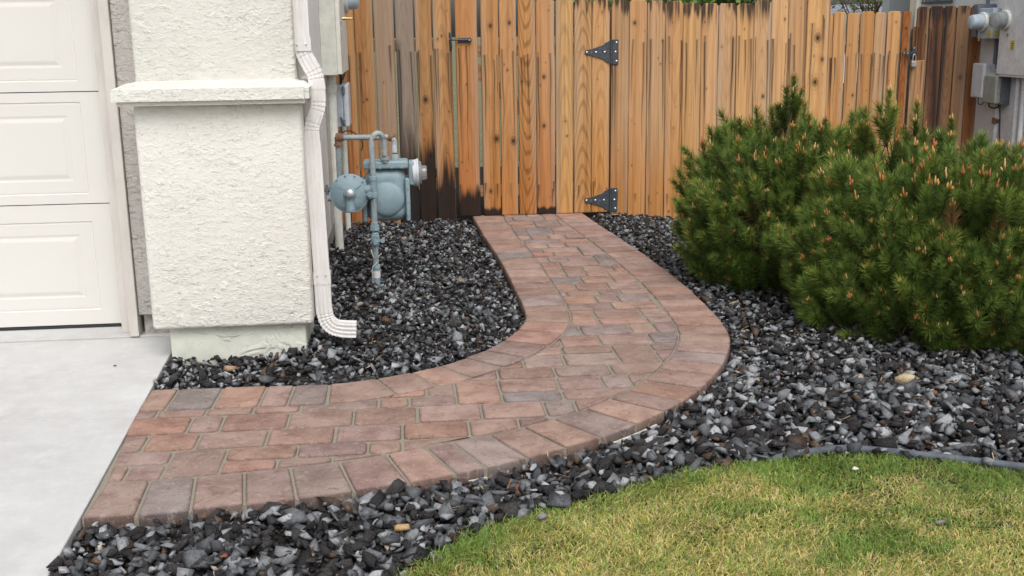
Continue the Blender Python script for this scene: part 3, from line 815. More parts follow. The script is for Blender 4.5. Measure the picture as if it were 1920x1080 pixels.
def elbow(pts, crimp0, crimp1, per=2):
    """sample a bend and pleat it between the two parameters"""
    C = catmull([(p[0], 0, p[1]) for p in pts], 16); path = [(p.x, p.z) for p in C]; sc = []
    for i in range(len(path)):
        t = i / (len(path) - 1); inz = any(a <= t <= b for a, b in zip(crimp0, crimp1))
        sc.append(.93 if (inz and i % per == 0) else 1.0)
    return path, sc
ds = empty('downspout', (-.42, 5.062, .1), label='white ribbed metal downspout bending round the pillar ledge', cat='downspout')
bm = bmesh.new(); spout(bm, [(-.4375, 3.0), (-.4375, 2.2), (-.4375, 1.40)], .072, .052); bobj('upper_pipe', bm, MAT['spout'], ds)
bm = bmesh.new()
def bent(pts, bends, w1, w2):
    """straight runs between sharp pleated bends: pts corner list, bends = indices that are pleated"""
    path, sc = [pts[0]], [1.0]
    for i in range(1, len(pts)):
        if i in bends:
            a_, b_, c_ = Vector(pts[i - 1]), Vector(pts[i]), Vector(pts[i + 1]); d1 = (b_ - a_).normalized(); d2 = (c_ - b_).normalized(); hl = .024
            for k in range(9):
                t = k / 8; p1 = b_ - d1 * hl; p2 = b_ + d2 * hl; q = p1.lerp(b_, t).lerp(b_.lerp(p2, t), t); path.append((q.x, q.y)); sc.append(.925 if k % 3 == 1 else 1.0 if k % 3 == 0 else .97)
        else: path.append(pts[i]); sc.append(1.0)
    spout(bm, path, w1, w2, sc)
bent([(-.4375, 1.445), (-.4365, 1.375), (-.385, 1.275), (-.3805, 1.21)], (1, 2), .0745, .0545)
bobj('upper_elbow', bm, MAT['spout'], ds)
bm = bmesh.new(); bent([(-.381, 1.225), (-.380, 1.135), (-.4155, 1.045), (-.4150, .955)], (1, 2), .0705, .051); bobj('lower_elbow', bm, MAT['spout'], ds)
bm = bmesh.new(); spout(bm, [(-.4150, .975), (-.410, .60), (-.4055, .335)], .0745, .0545); bobj('lower_pipe', bm, MAT['spout'], ds)
bm = bmesh.new(); 
for zc, wv in ((1.41, .004), (.345, .003)):
    uc = -.4375 if zc > 1 else -.4055
    spout(bm, [(uc, zc + .03), (uc, zc - .03)], .078 + wv, .058 + wv)
bobj('sleeve', bm, MAT['spout'], ds)
bm = bmesh.new()
C = catmull([(p[0], 0, p[1]) for p in [(-.4055, .36), (-.4055, .25), (-.404, .19), (-.392, .135), (-.362, .103), (-.32, .091), (-.258, .086)]], 14)
path_ = [(p.x, p.z) for p in C]; nn = len(path_); sc = [(.945 if (i % 4 < 2 and .38 < i / nn < .80) else 1.0) for i in range(nn)]
spout(bm, path_, .0765, .056, sc); o = bobj('outlet_elbow', bm, MAT['spout'], ds)
for o in [c for c in COL.objects if c.parent == ds]:
    md = o.modifiers.new('solid', 'SOLIDIFY'); md.thickness = .0012; md.offset = -1
bm = bmesh.new()
for zc in (1.41, .36):
    for sx in (-1, 1): lathe(bm, (-.4375 + .02 * sx if zc > 1 else -.4055 + .02 * sx, 5.03, zc), (0, -1, 0), [(0, .004), (.003, .004), (.004, .002)], 8)
bobj('screw', bm, MAT['zinc'], ds)

# ---------------------------------------------------------------- fence boards
def hexmix(a, b, t): return a * (1 - t) + b * t
def board_mesh(boards, yplane, seed, style='front'):
    """each board (u0, u1, zbot, ztop, opts) becomes a thin plank with a finely divided face that carries its wood figure"""
    g = np.random.default_rng(seed); VV, FF, CC = [], [], []; off = 0
    for bi, (ua, ub, zb, zt, op) in enumerate(boards):
        nx, nz = 37, 230
        u = np.linspace(0, 1, nx); wv = ub - ua; z = np.linspace(zb, zt, nz)
        UU, ZZ = np.meshgrid(u, z); X = ua + UU * wv
        wob = op.get('wob', .002)
        X = X + wob * (fbm(ZZ * 1.3 + bi * 7, np.zeros_like(ZZ) + bi, 2) - .5) * 2 * (1 if wob else 0) + op.get('lean', 0) * (ZZ - zb)
        dep = yplane + op.get('dy', 0) + .0022 * (2 * UU - 1) ** 2 * (1 if bi % 2 else -1) - .004 * (1 - np.minimum(1, np.minimum(UU, 1 - UU) * 14)) * -1
        # dog ears
        if op.get('ear', True):
            ear = .022; lim = zt - np.clip(ear - np.minimum(UU, 1 - UU) * wv, 0, None) * 1.25
            ZZ2 = np.minimum(ZZ, lim)
        else: ZZ2 = ZZ
        xm = UU * wv; sd = bi * 13.7 + seed
        lit = np.array(op.get('light', (.52, .335, .19))); warm = np.array(op.get('warm', (.42, .20, .075)))
        k = g.uniform(.88, 1.12); hue = g.uniform(-.02, .02)
        low = sstep(op.get('warm_top', 1.15) , op.get('warm_bot', .15), ZZ2 + .25 * (fbm(xm * 12 + sd, ZZ2 * 1.2, 3) - .5))
        c = hexmix(lit[None, None, :] * k, warm[None, None, :] * k, (low * op.get('warmth', .85))[..., None]) * np.array([1.07, .90, .70])
        c = c + np.array([hue, 0, -hue * .5])
        # knots bend the grain
        knots = [(g.uniform(.15, .85) * wv, g.uniform(zb, zt), g.choice([.003, .0045, .007, .012], p=[.48, .32, .16, .04])) for _ in range(g.integers(2, 7))] + [(a * wv, b_, c_) for a, b_, c_ in op.get('knots', [])]
        warp = np.zeros_like(xm); kn = np.zeros_like(xm); ring = np.zeros_like(xm)
        for kx, kz, kr in knots:
            dx = (xm - kx) / kr; dz = (ZZ2 - kz) / (kr * 1.35); r2 = dx * dx + dz * dz
            warp += kr * 1.1 * np.sign(dx) * np.exp(-((ZZ2 - kz) / (kr * 4)) ** 2) * np.exp(-np.abs(dx) * .45)
            kn = np.maximum(kn, np.exp(-r2 * 1.1)); ring = np.maximum(ring, np.exp(-r2 * .22) * (.5 + .5 * np.sin(np.sqrt(r2) * 6)))
        xg = xm - warp
        fine = fbm(xg * 260 + sd, ZZ2 * 2.2, 3); mid = fbm(xg * 75 + sd, ZZ2 * 1.0 + 3, 3)
        cath = np.sin((xg - wv * .5) ** 2 * 2600 + ZZ2 * g.uniform(22, 44) * g.choice([-1, 1]) + 5 * fbm(xg * 20 + sd, ZZ2 * 2.2, 2))
        cf = op.get('cath', g.choice([0, .25, .5]))
        c = c * (1 - .20 * sstep(.45, .8, fine) - .20 * sstep(.5, .75, mid))[..., None]
        c = c * (1 - cf * .38 * sstep(.2, .95, cath))[..., None] 
        c = hexmix(c, np.array([.10, .045, .022])[None, None], (ring * .55)[..., None]); c = hexmix(c, np.array([.035, .018, .01])[None, None], np.clip(kn * 1.15, 0, .93)[..., None])
        # paler weathered sapwood along one edge, darker heartwood band elsewhere
        es = g.choice([-1, 1]); sw = sstep(.62, .95, (UU if es > 0 else 1 - UU) + .35 * (fbm(xm * 8 + sd, ZZ2 * .9, 2) - .5))
        c = hexmix(c, np.array([.50, .39, .29])[None, None] * (1 - .3 * fine)[..., None], (sw * g.uniform(.15, .6))[..., None])
        hb = np.exp(-((UU - g.uniform(.2, .8) - .25 * (fbm(ZZ2 * .8 + sd, UU * 0, 2) - .5)) / .10) ** 2); c = c * (1 - (hb * g.uniform(.05, .32)))[..., None] ** np.array([.7, 1.0, 1.3])
        # weather tones
        wt = op.get('grey', 0)
        if wt: c = hexmix(c, np.array([.34, .275, .225])[None, None] * (1 - .35 * fine)[..., None], (wt * sstep(.25, .6, mid + .2) * sstep(.2, .8, ZZ2))[..., None])
        tp = op.get('topdark', 0)
        if tp:
            m_ = sstep(zt - .22 * tp, zt - .01, ZZ2 + .22 * (fbm(xg * 60 + sd, ZZ2 * 3, 3) - .5)); c = hexmix(c, np.array([.035, .026, .022])[None, None], np.clip(m_ * 1.25 * sstep(.35, .6, fbm(xg * 55 + sd * 2, ZZ2 * 1.6, 3)), 0, .92)[..., None])
        bd = op.get('botdark', 0)
        if bd:
            m_ = sstep(zb + bd * 1.25, zb + bd * .68, ZZ2 + .5 * bd * (fbm(xg * 28 + sd, ZZ2 * 2, 3) - .5) * 2); c = hexmix(c, np.array([.012, .010, .010])[None, None], np.clip(m_, 0, .96)[..., None])
        for (s0, s1, zs0, zs1, amt) in op.get('bands', []):     # long vertical water stains
            ctr = s0 + (s1 - s0) * (ZZ2 - zb) / (zt - zb); hw = op.get('bw', .17)
            m_ = np.exp(-((UU - ctr) / hw) ** 2) * sstep(zs0, zs0 + .2, ZZ2) * (1 - sstep(zs1 - .12, zs1, ZZ2)) * (.75 + .5 * (fbm(xg * 90, ZZ2 * 1.5, 2) - .5))
            c = hexmix(c, np.array([.028, .022, .024])[None, None], np.clip(m_ * amt, 0, .94)[..., None])
        # black drips running down from the rail nails
        for z0_, nmin, lmin, lmax in op.get('drips', [(1.33, 2, .25, .9), (.27, 1, .12, .25)]):
            for q in range(nmin + int(g.integers(0, 2))):
                ux = g.choice([g.uniform(.06, .26), g.uniform(.74, .94), g.uniform(.35, .65)], p=[.42, .42, .16]); zz0 = z0_ + g.uniform(-.07, .03); sw_ = g.uniform(.45, 1.15); L_ = g.uniform(lmin, lmax)
                if q == 0 and z0_ > 1 and g.random() < .4: L_ = g.uniform(.9, 1.5)
                xd = ux * wv + (fbm(ZZ2 * 3 + q * 5 + sd, np.zeros_like(ZZ2), 2) - .5) * .016
                w_ = .0046 * sw_ * (1 - .5 * np.clip((zz0 - ZZ2) / L_, 0, 1))
                m_ = np.exp(-((xm - xd) / w_) ** 2) * (ZZ2 < zz0) * (1 - sstep(.35, 1.0, (zz0 - ZZ2) / L_)) 
                m2 = np.exp(-((xm - xd) / (w_ * 3)) ** 2) * (ZZ2 < zz0) * (1 - sstep(.1, .9, (zz0 - ZZ2) / L_)) * .38
                c = hexmix(c, np.array([.018, .012, .01])[None, None], np.clip(np.maximum(m_ * .97, m2), 0, .95)[..., None])
        ed = np.exp(-np.minimum(UU, 1 - UU) * wv / .0035); c = c * (1 - .62 * ed * sstep(.3, .7, fbm(ZZ2 * 3 + sd, UU, 2) + .1))[..., None]
        P = np.stack([X, dep, ZZ2], -1).reshape(-1, 3); C = np.clip(c, .006, .9).reshape(-1, 3)
        id_ = (np.arange(nz - 1)[:, None] * nx + np.arange(nx - 1)).ravel(); F = np.c_[id_, id_ + 1, id_ + nx + 1, id_ + nx]
        # back skin and edges
        rim = np.r_[np.arange(nx), np.arange(2, nz + 1) * nx - 1, (nz - 1) * nx + np.arange(nx - 2, -1, -1), np.arange(nz - 2, 0, -1) * nx]
        back = P[rim] + np.array([0, .018, 0]); nb_ = len(P); rr = np.arange(len(rim))
        F2 = np.c_[rim, nb_ + rr, nb_ + (rr + 1) % len(rim), rim[(rr + 1) % len(rim)]]
        backf = back[[0, nx - 1, nx - 1 + nz - 1, 2 * nx + nz - 3]] if False else None
        Pb = np.array([[ua + .003, yplane + .019 + op.get('dy', 0), zb], [ub - .003, yplane + .019 + op.get('dy', 0), zb], [ub - .003, yplane + .019 + op.get('dy', 0), zt - .03], [ua + .003, yplane + .019 + op.get('dy', 0), zt - .03]])
        nb2 = nb_ + len(back)
        VV += [P, back, Pb]; CC += [C, C[rim] * .6, np.tile([.3, .18, .1], (4, 1))]
        FF += [F + off, F2 + off, np.array([[nb2, nb2 + 3, nb2 + 2, nb2 + 1]]) + off]; off += nb2 + 4
    return np.vstack(VV), np.vstack(FF), np.vstack(CC)
def boards_obj(name, boards, y, seed, parent, **k):
    V, F, C = board_mesh(boards, y, seed); return nobj(name, V, F, MAT['wood'], parent, col=C, **k)
def plank(name, x0, x1, y0, y1, z0, z1, parent, mat='rail'):
    bm = bmesh.new(); box(bm, x0, x1, y0, y1, z0, z1); return bobj(name, bm, MAT[mat], parent, bevel=.003)

YF = 8.75
UU_ = [(-0.52, -0.45), (-0.445, -0.355), (-0.351, -0.208), (-0.202, -0.049), (-0.036, 0.105), (0.114, 0.243), (0.251, 0.394)]
lf = empty('fence', (-.05, YF, 0), label='short cedar fence panel behind the gas meter, stained black near the ground', cat='fence')
O = [dict(), dict(warmth=.95, warm=(.40, .19, .08), drips=[(1.34, 2, .5, 1.2)]), dict(light=(.46, .29, .16), knots=[(.5, .95, .008)]),
     dict(light=(.44, .33, .235), warm=(.40, .24, .13), grey=.55, drips=[(1.34, 1, .3, .6)]),
     dict(light=(.30, .235, .185), warm=(.24, .13, .07), grey=.8, botdark=.80, cath=.9, knots=[(.5, .72, .02)], bands=[(.05, .0, -.1, 1.45, 1.0), (.6, .5, -.1, .75, .9)], bw=.22),
     dict(light=(.43, .29, .17), botdark=.62, knots=[(.5, .94, .02), (.72, .50, .016)], cath=.3),
     dict(light=(.47, .30, .16), warm=(.44, .21, .08), botdark=.50, drips=[(1.33, 3, .6, 1.1), (.27, 2, .1, .2)])]
boards_obj('picket_panel', [(a, b, -.10, 1.80 + .01 * math.sin(i * 5), o) for i, ((a, b), o) in enumerate(zip(UU_, O))], YF, 3, lf)
for z in (.27, 1.36): plank('rail', -.53, .40, YF + .02, YF + .058, z - .045, z + .045, lf)
plank('post', .30, .40, YF + .06, YF + .15, -.15, 1.7, lf)
# latch keeper on the fence side
# gate
GU = [(0.427, 0.599), (0.625, 0.764), (0.772, 0.904), (0.916, 1.057), (1.061, 1.206), (1.214, 1.356), (1.362, 1.502), (1.506, 1.648)]
gate = empty('gate', (1.04, YF, 0), label='cedar walk-through gate with black hinges at the end of the paver path', cat='gate')
O = [dict(light=(.45, .245, .115), warm=(.43, .19, .07), warmth=.9, drips=[(1.34, 2, .9, 1.2), (.27, 2, .12, .2)], botdark=.2),
     dict(light=(.49, .31, .175), warm=(.45, .235, .09), knots=[(.55, 1.50, .012), (.8, .62, .02), (.4, .20, .012)], botdark=.07, drips=[(1.30, 2, .6, 1.1), (.27, 2, .12, .22)]),
     dict(light=(.47, .295, .165), warm=(.43, .22, .09), knots=[(.6, 1.52, .012), (.75, .60, .02)], drips=[(1.30, 2, .6, 1.1), (.27, 1, .12, .22)]),
     dict(light=(.50, .30, .15), cath=1.0, drips=[(1.28, 2, .3, .9)]),
     dict(light=(.47, .29, .165), warm=(.41, .20, .085), knots=[(.4, 1.1, .012)], botdark=.05, drips=[(1.30, 2, .9, 1.25), (.27, 2, .1, .22)]),
     dict(light=(.60, .425, .235), warm=(.56, .35, .15), warmth=.7, cath=.5, wob=0, dy=-.003, drips=[]),
     dict(light=(.48, .325, .185), cath=.85, topdark=.5, warm=(.46, .26, .10), drips=[(.27, 1, .1, .2)]),
     dict(light=(.50, .335, .195), topdark=.5, warm=(.47, .26, .10), drips=[(.27, 2, .1, .25)])]
boards_obj('gate_boards', [(a, b, .003, 1.72 - .004 * i, o) for i, ((a, b), o) in enumerate(zip(GU, O))], YF, 17, gate)
for z in (.20, 1.31): plank('rail', .43, 1.645, YF + .021, YF + .058, z - .045, z + .045, gate)
bm = bmesh.new(); q = [bm.verts.new(p) for p in ((.45, YF + .0215, 1.22), (.55, YF + .0215, 1.26), (1.62, YF + .0215, .30), (1.52, YF + .0215, .255))]
f = bm.faces.new(q); r = bmesh.ops.extrude_face_region(bm, geom=[f]); [setattr(v.co, 'y', v.co.y + .036) for v in r['geom'] if isinstance(v, bmesh.types.BMVert)]
bobj('brace', bm, MAT['rail'], gate)
def tee_hinge(zc, parent):
    e = empty('tee_hinge', (1.66, YF - .004, zc)); e.parent = parent; e.matrix_parent_inverse = Matrix.Translation(-parent.location)
    bm = bmesh.new(); y0, y1 = YF - .0105, YF - .0055
    pr = [(1.648, .092), (1.625, .075), (1.612, .075), (1.60, .058), (1.585, .052), (1.50, .024), (1.462, .019), (1.448, .010), (1.444, 0)]
    pts = [(u, zc + h) for u, h in pr] + [(u, zc - h) for u, h in pr[::-1][1:]]
    a = [bm.verts.new((u, y0, z)) for u, z in pts]; b_ = [bm.verts.new((u, y1, z)) for u, z in pts]
    bm.faces.new(a); bm.faces.new(b_[::-1]); n = len(pts)
    for i in range(n): bm.faces.new((a[i], b_[i], b_[(i + 1) % n], a[(i + 1) % n]))
    bobj('strap', bm, MAT['iron'], e)
    bm = bmesh.new(); box(bm, 1.668, 1.716, y0, y1, zc - .098, zc + .098); bobj('plate', bm, MAT['iron'], e, bevel=.004)
    bm = bmesh.new(); lathe(bm, (1.658, YF - .014, zc - .094), (0, 0, 1), [(0, .0085), (.188, .0085)], 14); bobj('barrel', bm, MAT['iron'], e, smooth=True)
    bm = bmesh.new()
    for u, z in ((1.462, 0), (1.535, 0), (1.605, 0), (1.70, .072), (1.70, -.072), (1.692, 0)):
        lathe(bm, (u, y0, zc + z), (0, -1, 0), [(0, .0085), (.003, .008), (.006, .004)], 12)
    bobj('bolt', bm, MAT['zinc'], e, smooth=True)
    bm = bmesh.new()
    for u in (1.50, 1.57): lathe(bm, (u, y0 - .0006, zc), (0, -1, 0), [(0, .006), (.0004, .006)], 10)
    bobj('slot', bm, MAT['rust'], e)
tee_hinge(1.285, gate); tee_hinge(.104, gate)
e = empty('latch', (.45, YF, 1.395)); e.parent = gate; e.matrix_parent_inverse = Matrix.Translation(-gate.location)
bm = bmesh.new(); box(bm, .445, .548, YF - .011, YF - .0055, 1.375, 1.412); bobj('latch_plate', bm, MAT['iron'], e, bevel=.003)
bm = bmesh.new(); tube(bm, [(.372, YF - .026, 1.398), (.545, YF - .026, 1.394)], .0075, 10); lathe(bm, (.538, YF - .010, 1.393), (0, -1, 0), [(0, .014), (.02, .014), (.026, .008)], 12); bobj('latch_bar', bm, MAT['iron'], e, smooth=True)
bm = bmesh.new(); lathe(bm, (.534, YF - .037, 1.393), (0, -1, 0), [(0, .007), (.003, .005)], 10); bobj('bolt', bm, MAT['zinc'], e)
e2 = empty('latch_catch', (.39, YF, 1.39)); e2.parent = lf; e2.matrix_parent_inverse = Matrix.Translation(-lf.location)
bm = bmesh.new(); box(bm, .376, .398, YF - .011, YF - .0055, 1.315, 1.455)
tube(bm, [(.388, YF - .008, 1.45), (.390, YF - .030, 1.43), (.392, YF - .036, 1.405), (.388, YF - .020, 1.385)], .006, 8)
tube(bm, [(.388, YF - .008, 1.33), (.393, YF - .026, 1.345), (.392, YF - .034, 1.37), (.388, YF - .028, 1.39)], .006, 8)
bobj('catch', bm, MAT['iron'], e2, bevel=.002)

# right-hand run
RU = [(1.661, 1.803), (1.808, 1.951), (1.957, 2.103), (2.108, 2.247), (2.251, 2.396), (2.401, 2.541), (2.545, 2.691), (2.696, 2.841), (2.846, 2.984), (2.991, 3.128), (3.133, 3.262), (3.272, 3.452)]
TP = [1.69, 1.685, 1.675, 1.672, 1.655, 1.65, 1.648, 1.645, 1.668, 1.69, 1.71, 1.80]
rfence = empty('fence', (2.5, YF, 0), label='long cedar fence run to the right of the gate behind the pines', cat='fence')
RB = []
for i, ((a, b), t_) in enumerate(zip(RU, TP)):
    o = dict(light=random.choice([(.53, .36, .215), (.57, .40, .25), (.49, .32, .185), (.55, .37, .20), (.50, .355, .235)]), warm=(.48, .255, .095), warm_top=.85, warm_bot=.0, warmth=.9, topdark=(1.0 if i in (3, 5, 7, 8) else .45 if i in (0, 2, 4, 6) else 0),
             drips=[(1.38, 2, .35, 1.2), (.17, 1, .1, .2)], lean=-.002 * i, cath=random.choice([0, 0, .3]))
    if i == 11: o.update(ear=False, knots=[(.5, 1.37, .022), (.45, 1.02, .02), (.75, 1.2, .012)], light=(.56, .385, .215), lean=-.01, drips=[(1.53, 2, .25, .5)], cath=.2)
    RB.append((a, b, -.22, t_, o))
boards_obj('picket_panel', RB, YF, 29, rfence)
for z in (.12, 1.40): plank('rail', 1.68, 3.45, YF + .021, YF + .058, z - .045, z + .045, rfence)
for x_ in (1.72, 3.36): plank('post', x_ - .045, x_ + .045, YF + .06, YF + .15, -.2, 1.62, rfence)

# far fence between the houses with a locked gate
YB = 11.6
FG = [(4.26, 4.40), (4.405, 4.545), (4.552, 4.607), (4.613, 4.749), (4.761, 4.897), (4.909, 5.063), (5.065, 5.194), (5.206, 5.355)]
fgate = empty('gate', (4.9, YB, 0), label='paler padlocked cedar gate set back behind the shrubs', cat='gate')
boards_obj('gate_boards', [(a, b, -.1, 1.60 + .012 * (i % 2), dict(light=[(.60, .405, .235), (.57, .36, .19), (.55, .33, .16)][i % 3], warm=(.56, .33, .16), drips=[(1.19, 2, .3, .9)], lean=-.004, cath=0,
            grey=(.35 if i == 6 else 0))) for i, (a, b) in enumerate(FG)] + [(5.372, 5.462, -.1, 1.605, dict(light=(.36, .155, .06), warm=(.36, .15, .06), ear=False, cath=.7, knots=[(.45, 1.43, .012)], drips=[(1.2, 1, .2, .5)]))], YB, 41, fgate)
for z in (.2, 1.22): plank('rail', 4.27, 5.45, YB + .021, YB + .06, z - .045, z + .045, fgate)
pf = empty('fence', (5.9, YB, 0), label='short fence panel with heavy black water stains beside the neighbour wall', cat='fence')
SB = [((5.505, 5.536), -.1, 1.45, dict(light=(.16, .085, .05), warm=(.14, .07, .04), ear=False, drips=[], dy=.004)),
      ((5.538, 5.672), -.1, 1.655, dict(light=(.22, .12, .07), warm=(.24, .12, .06), topdark=1.4, bands=[(.8, .3, .0, 1.7, .8)], drips=[(1.42, 3, .3, .8)])),
      ((5.678, 5.83), -.1, 1.66, dict(light=(.25, .13, .075), warm=(.26, .13, .07), topdark=1.2, bands=[(.9, .45, -.1, 1.75, 1.25), (.6, .1, -.1, 1.4, .7)], bw=.24, drips=[(1.42, 1, .3, .8)])),
      ((5.836, 5.976), -.1, 1.66, dict(light=(.30, .18, .11), warm=(.28, .16, .09), topdark=1.0, bands=[(-.05, .15, -.1, 1.75, 1.2)], bw=.28, drips=[(1.42, 1, .3, .8)])),
      ((5.982, 6.134), -.1, 1.66, dict(light=(.38, .235, .135), warm=(.34, .20, .12), topdark=.5, grey=.3, knots=[(.55, .9, .02)], drips=[])),
      ((6.14, 6.285), -.1, 1.66, dict(light=(.30, .155, .09), warm=(.29, .15, .09), topdark=.2, drips=[]))]
boards_obj('picket_panel', [(a, b, z0, z1, dict(lean=-.004, **o) if 'lean' not in o else o) for (a, b), z0, z1, o in SB], YB, 53, pf)
boards_obj('short_picket', [(5.478, 5.636, -.1, 1.092, dict(light=(.48, .325, .215), warm=(.45, .29, .18), ear=False, drips=[(1.06, 1, .2, .5)], cath=0))], YB - .03, 59, pf, label='shorter pale picket nailed over the panel below the padlock')
for z in (.2, 1.38): plank('rail', 5.5, 6.24, YB + .025, YB + .06, z - .045, z + .045, pf)
plank('post', 5.475, 5.535, YB + .08, YB + .15, -.2, 1.95, pf, 'greypost')
bm = bmesh.new(); box(bm, 5.365, 5.545, YB - .045, YB - .036, 1.155, 1.185); box(bm, 5.475, 5.515, YB - .05, YB - .04, 1.13, 1.235)
hasp = bobj('hasp', bm, MAT['iron'], fgate, bevel=.003)
bm = bmesh.new()
for u, z in ((5.385, 1.17), (5.425, 1.17), (5.495, 1.225)): lathe(bm, (u, YB - .05, z), (0, -1, 0), [(0, .009), (.005, .008)], 10)
bobj('bolt', bm, MAT['zinc'], fgate)
pl = empty('padlock', (5.497, YB - .06, 1.05), label='silver padlock hanging from the black hasp of the far gate', cat='padlock')
bm = bmesh.new(); box(bm, 5.470, 5.524, YB - .078, YB - .052, 1.025, 1.085); bobj('body', bm, MAT['zinc'], pl, bevel=.006)
bm = bmesh.new(); tube(bm, [(5.481, YB - .065, 1.08), (5.481, YB - .065, 1.13), (5.487, YB - .065, 1.15), (5.497, YB - .065, 1.158), (5.507, YB - .065, 1.15), (5.513, YB - .065, 1.13), (5.513, YB - .065, 1.08)], .0048, 8, smooth_pts=3); bobj('shackle', bm, MAT['zinc'], pl, smooth=True)

# ---------------------------------------------------------------- gas meter
gm_ = empty('gas_meter', (-.19, 6.53, -.04), label='grey-blue gas meter with round regulator on a riser pipe by the side wall', cat='gas meter')
bm = bmesh.new(); tube(bm, [(-.195, 6.53, -.09), (-.195, 6.53, .09)], .0215, 16); bobj('riser', bm, MAT['meter'], gm_, smooth=True)
bm = bmesh.new(); tube(bm, [(-.196, 6.53, .085), (-.195, 6.53, .26)], .0175, 16); tube(bm, [(-.195, 6.53, .32), (-.192, 6.53, .62)], .0185, 16); bobj('riser_pipe', bm, MAT['gpipe'], gm_, smooth=True)
bm = bmesh.new(); tube(bm, [(-.195, 6.53, .01), (-.195, 6.53, .052)], .0235, 18); bobj('white_band', bm, MAT['whitetag'], gm_)
bm = bmesh.new()
lathe(bm, (-.195, 6.53, .065), (0, 0, 1), [(0, .021), (.002, .024), (.02, .024), (.028, .019)], 16)
lathe(bm, (-.194, 6.53, .30), (0, 0, 1), [(0, .026), (.002, .029), (.030, .029), (.032, .024), (.05, .024), (.052, .018)], 6)
lathe(bm, (-.192, 6.53, .50), (0, 0, 1), [(0, .018), (.002, .025), (.028, .025), (.03, .021), (.10, .021), (.102, .025), (.125, .025), (.127, .018)], 20)
bobj('union', bm, MAT['meter'], gm_, smooth=True)
bm = bmesh.new()
lathe(bm, (-.194, 6.53, .20), (0, 0, 1), [(0, .018), (.01, .024), (.03, .028), (.055, .026), (.075, .024), (.09, .018)], 16)
lathe(bm, (-.194, 6.515, .235), (0, -1, 0), [(0, .017), (.022, .017), (.024, .013)], 14)
box(bm, -.202, -.186, 6.475, 6.50, .222, .262); lathe(bm, (-.150, 6.515, .24), (0, -1, 0), [(0, .014), (.01, .014)], 12); box(bm, -.182, -.15, 6.508, 6.514, .233, .247)
lathe(bm, (-.187, 6.498, .275), (0, -1, 0), [(0, .011), (.008, .011)], 12)
bobj('shutoff_valve', bm, MAT['meter'], gm_, smooth=True)
bm = bmesh.new(); tube(bm, [(-.222, 6.51, .185), (-.214, 6.505, .16), (-.207, 6.50, .14)], .0025, 8); tube(bm, [(-.158, 6.50, .165), (-.18, 6.50, .145)], .0022, 8)
tube(bm, [(-.178, 6.50, .125), (-.19, 6.50, .105), (-.212, 6.50, .085), (-.219, 6.50, .06), (-.218, 6.50, .0), (-.217, 6.50, -.06)], .0026, 8, smooth_pts=4)
bobj('tracer_wire', bm, MAT['whitewire'], gm_, smooth=True)
# U-bend
bm = bmesh.new(); tube(bm, [(-.190, 6.53, .60), (-.192, 6.53, .70), (-.193, 6.53, .80), (-.190, 6.535, .845), (-.170, 6.545, .872), (-.148, 6.555, .875), (-.126, 6.57, .855), (-.120, 6.58, .82), (-.119, 6.585, .74)], .0165, 16, smooth_pts=5)
bobj('u_bend', bm, MAT['pipe'], gm_, smooth=True)
# regulator, its axis towards the viewer
reg = empty('regulator', (-.335, 6.52, .53)); reg.parent = gm_; reg.matrix_parent_inverse = Matrix.Translation(-gm_.location)
ax = Vector((.06, -1, .12))
bm = bmesh.new(); lathe(bm, (-.335, 6.55, .525), ax, [(-.05, .03), (-.045, .075), (-.02, .10), (-.004, .112), (-.003, .117), (.010, .117), (.011, .112), (.018, .104), (.032, .085), (.040, .055), (.043, .040)], 48)
bobj('diaphragm_case', bm, MAT['meter'], reg, smooth=True)
bm = bmesh.new(); lathe(bm, (-.333, 6.51, .53), ax, [(0, .040), (.018, .036), (.02, .030), (.05, .028), (.052, .024)], 24); bobj('spring_tower', bm, MAT['meter'], reg, smooth=True)
bm = bmesh.new(); lathe(bm, (-.329, 6.458, .537), ax, [(0, .021), (.010, .021), (.012, .017)], 20); bobj('cap', bm, MAT['zinc'], reg, smooth=True)
bm = bmesh.new()
for a in range(12):
    t = a / 12 * 2 * math.pi + .2; lathe(bm, (-.335 + .108 * math.cos(t), 6.538, .527 + .108 * math.sin(t)), (0, -1, 0), [(0, .0055), (.006, .0055), (.008, .003)], 6)
for a in (-25, 205, 35, 150):
    t = math.radians(a); tube(bm, [(-.333 + .045 * math.cos(t), 6.508, .533 + .045 * math.sin(t)), (-.334 + .085 * math.cos(t), 6.522, .53 + .085 * math.sin(t))], .003, 6)
bobj('bolt', bm, MAT['meter'], reg, smooth=True)
bm = bmesh.new(); tube(bm, [(-.333, 6.495, .51), (-.333, 6.492, .46), (-.330, 6.49, .435)], [.022, .026, .030], 14); lathe(bm, (-.330, 6.49, .437), (0, 0, -1), [(0, .033), (.012, .033), (.014, .028)], 18); bobj('vent', bm, MAT['meter'], reg, smooth=True)
bm = bmesh.new(); tube(bm, [(-.24, 6.55, .545), (-.185, 6.535, .545)], .026, 16); tube(bm, [(-.236, 6.55, .52), (-.21, 6.50, .505), (-.196, 6.50, .51)], .014, 10)
lathe(bm, (-.225, 6.55, .545), (1, 0, 0), [(0, .034), (.014, .034)], 6); lathe(bm, (-.215, 6.49, .525), (0, -1, 0), [(0, .017), (.006, .015)], 12); lathe(bm, (-.205, 6.49, .565), (0, -1, 0), [(0, .010), (.006, .009)], 12); bobj('outlet_body', bm, MAT['meter'], reg, smooth=True)
bm = bmesh.new(); tube(bm, [(-.45, 6.58, .545), (-.545, 6.58, .548)], .014, 10); box(bm, -.478, -.462, 6.565, 6.595, .515, .575); box(bm, -.50, -.494, 6.555, 6.605, .52, .572); bobj('wall_bracket', bm, MAT['dkgrey'], reg, smooth=True)
